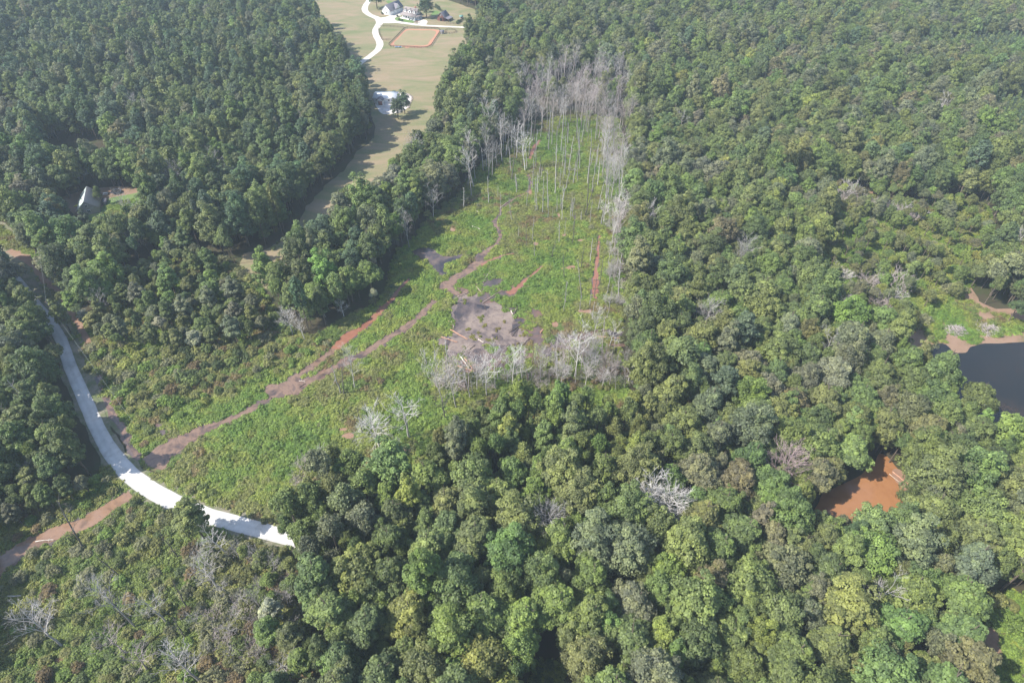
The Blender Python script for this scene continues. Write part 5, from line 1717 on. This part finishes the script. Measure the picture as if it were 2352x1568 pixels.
# farmhouse: front along x, looking to -y
ha = math.radians(-31)
c0 = P(*A(948, 318)); cx, cy = c0[0] + 4.2 * math.cos(ha + math.pi / 2), c0[1] + 4.2 * math.sin(ha + math.pi / 2)
fh = root_at('farmhouse', A(948, 318), ha, 'white farmhouse with three dormers and a deep columned porch', 'house')
fh.location = (cx, cy, 0)
part('wall', gable_walls(12.4, 7.6, 3.2, 4.0), W_WHITE, fh)
rf = part('roof', gable_roof(12.4, 7.6, 3.2, 4.0), W_ROOF, fh)
mb = MB(); mb.box((2.8, 1.6, 7.2), (.9, .7, 1.9)); part('chimney', mb, BRICKR, rf)
pr = MB()
v = [(-7.3, -6.5, 2.75), (7.3, -6.5, 2.75), (7.3, -3.9, 3.55), (-7.3, -3.9, 3.55)]
pr.add(v + [(a, b, c + .14) for a, b, c in v], [(4, 5, 6, 7), (0, 3, 2, 1), (0, 1, 5, 4), (1, 2, 6, 5), (3, 0, 4, 7)])
v = [(6.3, -6.4, 2.7), (8.6, -6.4, 2.7), (8.6, 3.6, 2.7), (6.3, 3.6, 3.5), (6.3, -3.9, 3.5)]
pr.add([(6.35, -3.9, 3.5), (8.7, -6.5, 2.74), (8.7, 3.6, 2.74), (6.35, 3.6, 3.5)], [(0, 1, 2, 3)])
part('porch_roof', pr, W_ROOF, fh)
dk = MB(); dk.box((0, -5.2, .3), (14.2, 2.6, .5)); dk.box((7.5, -1.2, .3), (2.2, 5.3, .5)); part('porch_deck', dk, W_TRIM, fh)
for i in range(7):
    mb = MB(); mb.box((-6.9 + i * 2.35, -6.2, 1.65), (.26, .26, 2.2)); mb.box((-6.9 + i * 2.35, -6.2, .65), (.36, .36, .2)); part('column', mb, W_TRIM, fh)
for i in range(3):
    mb = MB(); mb.box((8.4, -3.6 + i * 2.6, 1.65), (.26, .26, 2.2)); part('column', mb, W_TRIM, fh)
for i, x in enumerate((-4.3, 0, 4.3)):
    w = 1.9 if i != 1 else 2.9
    d = MB()
    hb, ht = 4.5, 5.9 if i != 1 else 5.6
    v = [(x - w / 2, -3.0, 4.0), (x + w / 2, -3.0, 4.0), (x + w / 2, -3.0, ht), (x - w / 2, -3.0, ht), (x, -3.0, ht + w * .42),
         (x - w / 2, -.6, ht), (x + w / 2, -.6, ht)]
    d.add(v, [(0, 1, 2, 3)]); d.add(v, [(3, 2, 4)]); d.add(v, [(1, 6, 2), (0, 3, 5)])
    do = part('dormer', d, W_WHITE, fh)
    r = MB()
    top = ht + w * .42
    for sg in (-1, 1):
        a = [(x, -3.3, top + .05), (x, .2, top + .05), (x + sg * (w / 2 + .25), .0, ht - .12), (x + sg * (w / 2 + .25), -3.3, ht - .12)]
        r.add([(p_[0], p_[1], p_[2] + .12) for p_ in a] + a, [(0, 1, 2, 3), (4, 7, 6, 5), (0, 3, 7, 4)])
    part('dormer_roof', r, W_ROOF, do)
    g = MB(); g.box((x, -3.04, ht - .6), (w * .42, .05, 1.0)); part('dormer_window', g, GLASS, do)
for x in (-5.2, -3.0, 3.0, 5.2): window(fh, (x, -3.8, 1.7), 1.1, 1.7, 'y-')
for yy in (-1.6, 1.6): window(fh, (6.2, yy, 1.8), 1.0, 1.5, 'x+')
window(fh, (6.2, 0, 5.0), .9, 1.3, 'x+'); window(fh, (-6.2, 0, 5.0), .9, 1.3, 'x-')
d = MB(); d.box((0, -3.85, 1.45), (1.1, .08, 2.2)); dd = part('door', d, DARK, fh)
d = MB(); d.box((.4, -3.93, 1.35), (.08, .06, .2)); part('handle', d, W_TRIM, dd)
mb = gable_walls(5, 5, 3, 2, -2, 6.2); part('rear_wing', mb, W_WHITE, fh)
part('rear_roof', gable_roof(5, 5, 3, 2, x0=-2, y0=6.2), W_ROOF2, fh)

# garage: ridge along its length, gable end towards the camera's left
g0 = P(*A(576, 250)); ga = ha + math.pi / 2
gr = root_at('garage', A(576, 250), ga, 'long white garage with purple-grey roof and cross gable', 'garage')
gr.location = (g0[0] + 8 * math.cos(ga), g0[1] + 8 * math.sin(ga), 0)
part('wall', gable_walls(16, 8.6, 3.4, 3.8), W_WHITE, gr)
rf = part('roof', gable_roof(16, 8.6, 3.4, 3.8), W_ROOF2, gr)
dg = MB()
v = [(-1.6, -4.9, 3.6), (4.2, -4.9, 3.6), (1.3, -4.9, 6.6), (1.3, -.4, 6.6), (-1.6, -4.2, 3.6), (4.2, -4.2, 3.6)]
dg.add(v, [(0, 1, 2)]); part('cross_gable', dg, W_WHITE, gr)
dg = MB()
for sg, e in ((-1, -2.0), (1, 4.6)):
    a = [(1.3, -5.2, 6.85), (1.3, -.2, 6.85), (e, -4.6, 3.35), (e, -5.2, 3.35)]
    dg.add(a, [(0, 1, 2, 3) if sg > 0 else (3, 2, 1, 0)])
part('cross_roof', dg, W_ROOF2, gr)
window(gr, (-8, 0, 1.6), 1.0, 1.1, 'x-'); window(gr, (-8, 0, 4.6), .8, 1.0, 'x-')
for x in (-5, -.5, 4):
    mb = MB(); mb.box((x, -4.34, 1.5), (3.0, .07, 2.7)); part('garage_door', mb, W_TRIM, gr)

# barn
b0 = P(*A(1500, 350))
bn = root_at('barn', A(1500, 350), math.radians(-10), 'small reddish brown barn with steep grey roof and lean-to', 'barn')
bn.location = (b0[0] + .5, b0[1] + 3, 0)
part('wall', gable_walls(7.5, 6.5, 2.8, 3.2), W_BARN, bn)
bn.rotation_euler = (0, 0, math.radians(65))
part('roof', gable_roof(7.5, 6.5, 2.8, 3.2), W_ROOF2, bn)
mb = MB(); mb.add([(-3.7, -3.3, 2.7), (3.7, -3.3, 2.7), (3.7, -6.6, 1.9), (-3.7, -6.6, 1.9)], [(3, 2, 1, 0)]); part('lean_to_roof', mb, W_ROOF2, bn)
mb = MB()
for x in (-3.5, 0, 3.5): mb.box((x, -6.4, .95), (.18, .18, 1.9))
part('lean_to_posts', mb, W_BARN, bn)
mb = MB(); mb.add([(-3.7, 3.3, 2.7), (3.7, 3.3, 2.7), (3.7, 6.2, 2.0), (-3.7, 6.2, 2.0)], [(0, 1, 2, 3)]); part('side_roof', mb, DARK, bn)
mb = MB(); mb.box((-3.79, 0, 1.2), (.06, 1.8, 2.3)); part('door', mb, DARK, bn)
window(bn, (-3.75, 0, 4.0), .9, .8, 'x-')

# white metal shed with its pad
def Bq(x, y): return ((x / 13.07 + 980) * .8596, (y / 13.07 + 220) * .8596)
pad = densify(wp([Bq(*q) for q in [(330, 420), (420, 380), (900, 372), (1300, 370), (1500, 430), (1590, 520), (1560, 620), (1480, 800), (1400, 960), (1150, 1080), (780, 1130), (540, 1130), (440, 1000), (300, 800)]]), 1.5, .4)
sheet('gravel_pad', pad, .07, patchy('pad_gravel', [(.45, .40, .36), (.62, .58, .54), (.72, .68, .66)], (.3, 2)), 'pale gravel pad around the white shed')
ws = root_at('metal_shed', Bq(640, 700), math.radians(-2), 'low white metal roofed shed with small front gable behind the edge trees', 'shed')
wx, wy = P(*Bq(650, 720))
ws.location = (wx, wy + 4.2, 0)
part('wall', gable_walls(13, 9.5, 3.0, 1.0), W_WHITE, ws)
part('roof', gable_roof(13, 9.5, 3.0, 1.0, .5, .12), W_METAL, ws)
mb = gable_walls(3.4, 3.6, 2.9, 1.1); V_ = [(-b_, a_, c_) for v_ in mb.v for a_, b_, c_ in v_]
mb.v = [np.array([(-b_ - 2.2, a_ - 6.2, c_) for a_, b_, c_ in v_], np.float32) for v_ in mb.v]; part('porch', mb, W_WHITE, ws)
mb = gable_roof(3.6, 3.8, 2.9, 1.1, .3); mb.v = [np.array([(-b_ - 2.2, a_ - 6.2, c_) for a_, b_, c_ in v_], np.float32) for v_ in mb.v]; part('porch_roof', mb, W_ROOF2, ws)
mb = MB(); mb.box((-2.0, -8.0, 1.3), (2.4, .08, 2.3)); part('door', mb, BRICKR, ws)
window(ws, (2.6, -4.75, 1.7), 1.0, 1.0, 'y-'); window(ws, (4.6, -4.75, 1.7), 1.0, 1.0, 'y-')
for k, q in enumerate([(1110, 400), (1180, 392), (1240, 400), (1300, 395), (1360, 410), (1420, 430), (1480, 450), (1530, 490), (1570, 530), (1575, 590), (1550, 650), (1530, 710), (1500, 770), (1480, 830), (1460, 890), (450, 395), (560, 385), (660, 380), (780, 382), (1290, 510), (1330, 470), (1390, 500), (1340, 520)]):
    mb = MB(); c, r = ellipsoid_clumps(np.random.default_rng(k), 12, (0, 0, 0), (.6, .6, .45), .1, -1)
    i_ = MB()
    th = np.linspace(0, 2 * np.pi, 8)[:-1]
    ring = [(math.cos(t) * rng.uniform(.45, .8), math.sin(t) * rng.uniform(.4, .7), z) for z in (0, .35) for t in th] + [(0, 0, .6)]
    i_.add(ring, [(j, (j + 1) % 7, 7 + (j + 1) % 7, 7 + j) for j in range(7)]); i_.add(ring, [(7 + j, 7 + (j + 1) % 7, 14) for j in range(7)])
    X, Y = P(*Bq(*q))
    o = link('rock', i_.mesh('rock', [STONE]), loc=(X, Y, .05)); o.rotation_euler = (0, 0, k)
    o.scale = (1.2, 1.2, 1.1)
    tag(o, None, 'rock', 'rocks edging the gravel pad')
    name_later(o, 'pale rock', X, Y)
X, Y = P(*Bq(962, 385))
mb = MB(); mb.box((0, 0, .7), (1.8, 1.1, .9)); mb.box((0, 0, 1.2), (1.9, 1.2, .1)); mb.box((-.7, 0, .15), (.15, 1, .3)); mb.box((.7, 0, .15), (.15, 1, .3))
tag(link('waste_bin', mb.mesh('waste_bin', [flat('green_paint', (.03, .10, .07), .5, .4, .1)]), loc=(X, Y, .08)), 'dark green bin behind the white metal shed', 'bin')

# green roofed house in the woods on the left
def Cq(x, y): return (x / 9.12 + 137.5, y / 9.12 + 326.7)
p1, p2 = np.array(P(*Cq(560, 925), 6.5)), np.array(P(*Cq(495, 1250), 6.5))
dv = p1 - p2; La = float(np.linalg.norm(dv)); mid = (p1 + p2) / 2
gh = root_at('cabin', Cq(540, 1100), math.atan2(dv[1], dv[0]), 'steep roofed cabin with pale green near slope and taupe walls in the bare yard', 'house')
gh.location = (mid[0], mid[1], 0)
part('wall', gable_walls(La - 1, 8.2, 2.8, 3.7), W_TAUPE, gh)
rr = gable_roof(La - 1, 8.2, 2.8, 3.7, .5, .15)
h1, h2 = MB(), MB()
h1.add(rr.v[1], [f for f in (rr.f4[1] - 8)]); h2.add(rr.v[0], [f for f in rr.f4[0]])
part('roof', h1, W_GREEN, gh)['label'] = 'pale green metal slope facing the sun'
part('roof', h2, W_TAUPE, gh)['label'] = 'slope with its shade painted in as taupe'  # one roof, its sunlit and shaded slopes painted in different colours
mb = MB(); mb.box((1.5, -5.4, 1.2), (4, 2.4, .2)); mb.box((1.5, -5.4, .5), (3.4, 2.0, 1.0)); part('porch', mb, W_ROOF2, gh)
window(gh, (-(La - 1) / 2, 0, 1.5), 1.2, 1.2, 'x-'); window(gh, (-(La - 1) / 2, 0, 4.2), 1.0, 1.0, 'x-')
mb = MB(); mb.tube([(-2, 1.8, 4.5), (-2, 1.8, 7)], [.12, .12], 6); part('flue', mb, DARK, gh)
# second house behind, mostly hidden by pines
sh = root_at('gabled_house', (196, 392), math.radians(62), 'grey house with white gable peak showing above the pines', 'house')
part('wall', gable_walls(13, 9, 4.6, 4.4), W_WHITE, sh)
part('roof', gable_roof(13, 9, 4.6, 4.4), W_TAUPE, sh)
window(sh, (-6.5, 0, 5.6), 1.2, 1.3, 'x-'); window(sh, (-6.5, -2, 2), 1.2, 1.3, 'x-'); window(sh, (-6.5, 2, 2), 1.2, 1.3, 'x-')
mb = MB(); mb.box((-8.3, -1, 1.5), (3.4, 6, .2)); 
for yy in (-3.8, 1.8): mb.box((-9.8, yy, .7), (.2, .2, 1.4))
part('deck', mb, W_TRIM, sh)
# yard things
tr = root_at('trampoline', Cq(1195, 1062), 0, 'round black trampoline beside the bare yard', 'trampoline')
mb = MB(); th = np.linspace(0, 2 * np.pi, 25)[:-1]
mb.add([(0, 0, .9)] + [(2.1 * math.cos(t), 2.1 * math.sin(t), .9) for t in th], [(0, 1 + k, 1 + (k + 1) % 24) for k in range(24)]); part('mat', mb, DARK, tr)
mb = MB(); ring = [(2.2 * math.cos(t), 2.2 * math.sin(t), .92) for t in np.linspace(0, 2 * np.pi, 25)]; mb.tube(ring, [.12] * 25, 5, cap=False); part('rim', mb, flat('blue_pad', (.05, .07, .12), .6), tr)
for k in range(4):
    mb = MB(); a = k * 1.57; mb.tube([(2.1 * math.cos(a), 2.1 * math.sin(a), 0), (2.1 * math.cos(a), 2.1 * math.sin(a), .9)], [.05, .05], 5); part('leg', mb, W_TRIM, tr)
tb = root_at('picnic_table', Cq(965, 1092), .2, 'white table standing in the bare yard', 'table')
mb = MB(); mb.box((0, 0, .75), (2.2, .9, .08)); part('table_top', mb, W_TRIM, tb)
for sy in (-1, 1):
    mb = MB(); mb.box((0, sy * .85, .45), (2.2, .3, .06)); part('bench', mb, W_TRIM, tb)
for sx in (-1, 1):
    mb = MB(); mb.box((sx * .8, 0, .36), (.1, 1.5, .07)); mb.box((sx * .8, 0, .4), (.1, .1, .7)); part('leg', mb, W_TRIM, tb)
X, Y = P(*Cq(385, 1325))
mb = MB(); n_ = 10
xs2 = np.linspace(-1.9, 1.9, n_)
for z0, z1 in ((0, 1),):
    rings = []
    for xx in xs2:
        w_ = .42 * max(.05, 1 - (abs(xx) / 1.95) ** 2.2)
        rings += [(xx, -w_, .38), (xx, -w_ * .7, .08), (xx, w_ * .7, .08), (xx, w_, .38)]
    mb.add(rings, [(4 * k + j, 4 * k + (j + 1) % 4, 4 * k + 4 + (j + 1) % 4, 4 * k + 4 + j) for k in range(n_ - 1) for j in range(4)])
o = link('kayak', mb.mesh('kayak', [flat('yellow_plastic', (.75, .68, .05), .4, .5, .05)]), loc=(X, Y, 0)); o.rotation_euler = (0, 0, .9); o.scale = (1, 1.7, 1)
tag(o, 'bright yellow boat lying at the corner of the cabin', 'boat')

# utility pole and its wires
pl = root_at('utility_pole', (127, 641), 0, 'dark wooden utility pole by the dirt track', 'pole')
mb = MB(); mb.tube([(0, 0, -.1), (0, 0, 6), (0, 0, 13.5)], [.2, .17, .13], 7); part('pole', mb, BARK, pl)
mb = MB(); mb.box((0, 0, 12.6), (2.2, .12, .14)); part('crossarm', mb, BARK, pl)
for sx in (-1, 0, 1):
    mb = MB(); mb.tube([(sx * .9, 0, 12.65), (sx * .9, 0, 12.95)], [.07, .05], 6); part('insulator', mb, W_TRIM, pl)
pl2 = root_at('utility_pole', (138, 742), 0, 'short utility pole half hidden in the roadside trees', 'pole')
mb = MB(); mb.tube([(0, 0, -.1), (0, 0, 10.5)], [.18, .12], 7); part('pole', mb, BARK, pl2)
mb = MB(); mb.box((0, 0, 9.8), (1.6, .12, .12)); part('crossarm', mb, BARK, pl2)
WIRE = flat('wire', (.30, .33, .32), .5, .4, .05)


def wire(a, b, sag, label, r=.022):
    a, b = np.array(a), np.array(b)
    pts = [a + (b - a) * t - np.array([0, 0, sag * 4 * t * (1 - t)]) - a for t in np.linspace(0, 1, 12)]
    mb = MB(); mb.tube(pts, [r] * 12, 4, cap=False)
    return tag(link('power_line', mb.mesh('power_line', [WIRE]), loc=tuple(a)), label, 'wire')


a1, a2 = P(127, 641), P(138, 742)
wire((*a1, 12.9), (*a2, 10.2), .8, 'power wire between the two roadside poles')
end = P(314, 980)
wire((*a2, 10.1), (*end, .3), .2, 'long wire slanting from the hidden pole down to the ditch')
mb = MB(); d_ = np.array([a2[0] - end[0], a2[1] - end[1], 9.8]); d_ /= np.linalg.norm(d_)
mb.tube([(0, 0, 0), d_ * 1.2, d_ * 2.6], [.07, .07, .06], 6)
tag(link('guy_guard', mb.mesh('guy_guard', [flat('yellow_sleeve', (.80, .58, .03), .5, .4, .05)]), loc=(*end, .05)), 'yellow sleeve on the wire anchor beside the ditch', 'wire guard')

# fences of the arena and paddock
def fence(name, pts, label, post_h=1.3, rails=2, closed=False, sp=2.6, white=False):
    w = [np.array(P(*q)) for q in pts]
    if closed: w.append(w[0])
    c = w[0]
    root = bpy.data.objects.new(name, None); COL.objects.link(root); root.location = (c[0], c[1], 0)
    tag(root, label, 'fence')
    n = 0
    for i in range(len(w) - 1):
        a, b = w[i] - c, w[i + 1] - c
        L_ = np.linalg.norm(b - a); ang = math.atan2(*(b - a)[::-1])
        k = max(1, int(L_ / sp))
        r = MB()
        for z in np.linspace(post_h * .45, post_h * .9, rails): r.box(((a[0] + b[0]) / 2, (a[1] + b[1]) / 2, z), (L_ - .16, .05, .16), rz=ang)
        part('rail', r, FENCEW, root)
        for j in range(k):
            if n >= 95: break
            p_ = a + (b - a) * j / k
            q_ = MB(); q_.box((p_[0], p_[1], post_h / 2), (.16, .16, post_h)); part('post', q_, FENCEW, root); n += 1
    return root


fence('arena_fence', [A(*q) for q in [(612, 748), (870, 484), (925, 472), (1430, 484), (1472, 518), (1310, 768), (1250, 797), (1150, 802), (640, 775)]], 'dark board fence around the riding arena', closed=True, rails=3, sp=2.4)
fence('paddock_fence', [A(*q) for q in [(465, 440), (700, 452), (870, 470)]], 'rail fence from the driveway to the arena corner')
fence('paddock_fence', [A(*q) for q in [(440, 470), (445, 540), (500, 672), (655, 672)]], 'rail fence dividing the pasture left of the arena')
fence('round_pen', [A(1635 + 95 * math.cos(t), 530 + 34 * math.sin(t)) for t in np.linspace(0, 6.283, 15)[:-1]], 'round pen fence beside the arena', closed=True, sp=2.0)
fence('garden_fence', [A(*q) for q in [(1570, 400), (1740, 405), (1800, 360), (1850, 320)]], 'low fence running right from the barn')
# field shed, loading bench, orange mat
sd = root_at('field_shed', A(1495, 560), .3, 'tiny grey open shed at the arena corner', 'shed')
part('wall', gable_walls(2.6, 2.4, 1.7, .8), W_TAUPE, sd); part('roof', gable_roof(2.6, 2.4, 1.7, .8, .2, .08), W_ROOF2, sd)
mb = MB(); mb.box((-1.33, 0, .8), (.05, 1.4, 1.5)); part('door', mb, DARK, sd)
jp = root_at('jump_panel', A(770, 792), -.02, 'blue and white jump panel along the near arena fence', 'jump panel')
for sx in (-2.4, 0, 2.4):
    mb = MB(); mb.box((sx, 0, .5), (.12, .5, 1.0)); part('stand', mb, W_TRIM, jp)
for sx in (-1.2, 1.2):
    mb = MB(); mb.box((sx, 0, .5), (2.2, .12, .7)); part('panel', mb, flat('blue_board', (.10, .25, .45), .5), jp)
sheet('clay_patch', densify(wp([A(875, 770), A(945, 770), A(950, 800), A(880, 800)]), .8, .1), .11, M_ARENA, 'bare orange patch at the arena gate')
cp = root_at('hen_house', A(1812, 305), .2, 'small green roofed hen house in the far paddock', 'shed')
part('wall', gable_walls(2.4, 2.0, 1.5, .7), W_TAUPE, cp); part('roof', gable_roof(2.4, 2.0, 1.5, .7, .3, .08), flat('green_roof', (.16, .32, .27), .6), cp)
mb = MB(); mb.box((0, -1.03, .7), (.7, .05, 1.2)); part('door', mb, DARK, cp)
fb = root_at('flower_bed', A(1080, 372), 0, 'round stone edged flower bed in front of the farmhouse', 'flower bed')
mb = MB(); mb.tube([(2.6 * math.cos(t), 1.9 * math.sin(t), .15) for t in np.linspace(0, 2 * np.pi, 21)], [.22] * 21, 5, cap=False); part('stone_edge', mb, STONE, fb)
mb = MB(); leaves(mb, np.array([(rng.uniform(-1.8, 1.8), rng.uniform(-1.2, 1.2), .3) for _ in range(14)]), np.full(14, .4), 20, .2, rng); o = part('flowers', mb, COVER, fb); o['tint'] = (.35, .25, .25)
# small clipped shrubs and columnar hedge plants near the farmhouse
for k, (q, s) in enumerate([((505, 240), .55), ((755, 280), .4), ((790, 345), .5), ((830, 355), .45), ((1745, 400), .6), ((1760, 380), .6), ((1780, 370), .6), ((1800, 355), .5), ((1840, 340), .5), ((1940, 370), .6), ((1000, 345), .3), ((960, 338), .3)]):
    X, Y = P(*A(*q))
    o = plant('shrub', k % 4, X, Y, s, s * 1.1, k, (.07, .11, .05), 'garden bushes at the farmhouse', 'bush', False)
    name_later(o, 'dark garden bush', X, Y)
for k in range(11):
    q = (1385 + k * 9.5, 140 + k * 6) if k < 9 else (1090 + (k - 9) * 38, 128)
    X, Y = P(*A(*q))
    o = plant('young_pine', k % 3, X, Y, .45, .42, k, (.05, .085, .045), 'narrow evergreens behind the farmhouse', 'evergreen', False)
    o.name = 'columnar_evergreen'
    o['label'] = 'narrow clipped evergreen, ' + ORD[k] + ' of the row behind the farmhouse'

# ------------------------------------------------------------------ haze
me = bpy.data.meshes.new('haze')
x0_, x1_, y0_, y1_, z0_, z1_ = -905, 905, -255, 1105, -1.0, H + 3
v = [(x0_, y0_, z0_), (x1_, y0_, z0_), (x1_, y1_, z0_), (x0_, y1_, z0_), (x0_, y0_, z1_), (x1_, y0_, z1_), (x1_, y1_, z1_), (x0_, y1_, z1_)]
me.from_pydata(v, [], [(0, 3, 2, 1), (4, 5, 6, 7), (0, 1, 5, 4), (1, 2, 6, 5), (2, 3, 7, 6), (3, 0, 4, 7)])
hm = bpy.data.materials.new('haze'); hm.use_nodes = True
hn = hm.node_tree; hn.nodes.remove(hn.nodes['Principled BSDF'])
pv = hn.nodes.new('ShaderNodeVolumePrincipled')
pv.inputs['Color'].default_value = (.72, .86, 1.0, 1)
pv.inputs['Density'].default_value = HAZE
pv.inputs['Anisotropy'].default_value = .0
hn.links.new(pv.outputs[0], hn.nodes['Material Output'].inputs['Volume'])
me.materials.append(hm)
tag(link('haze', me), 'thin blue haze in the air', kind='stuff')

settle_labels()
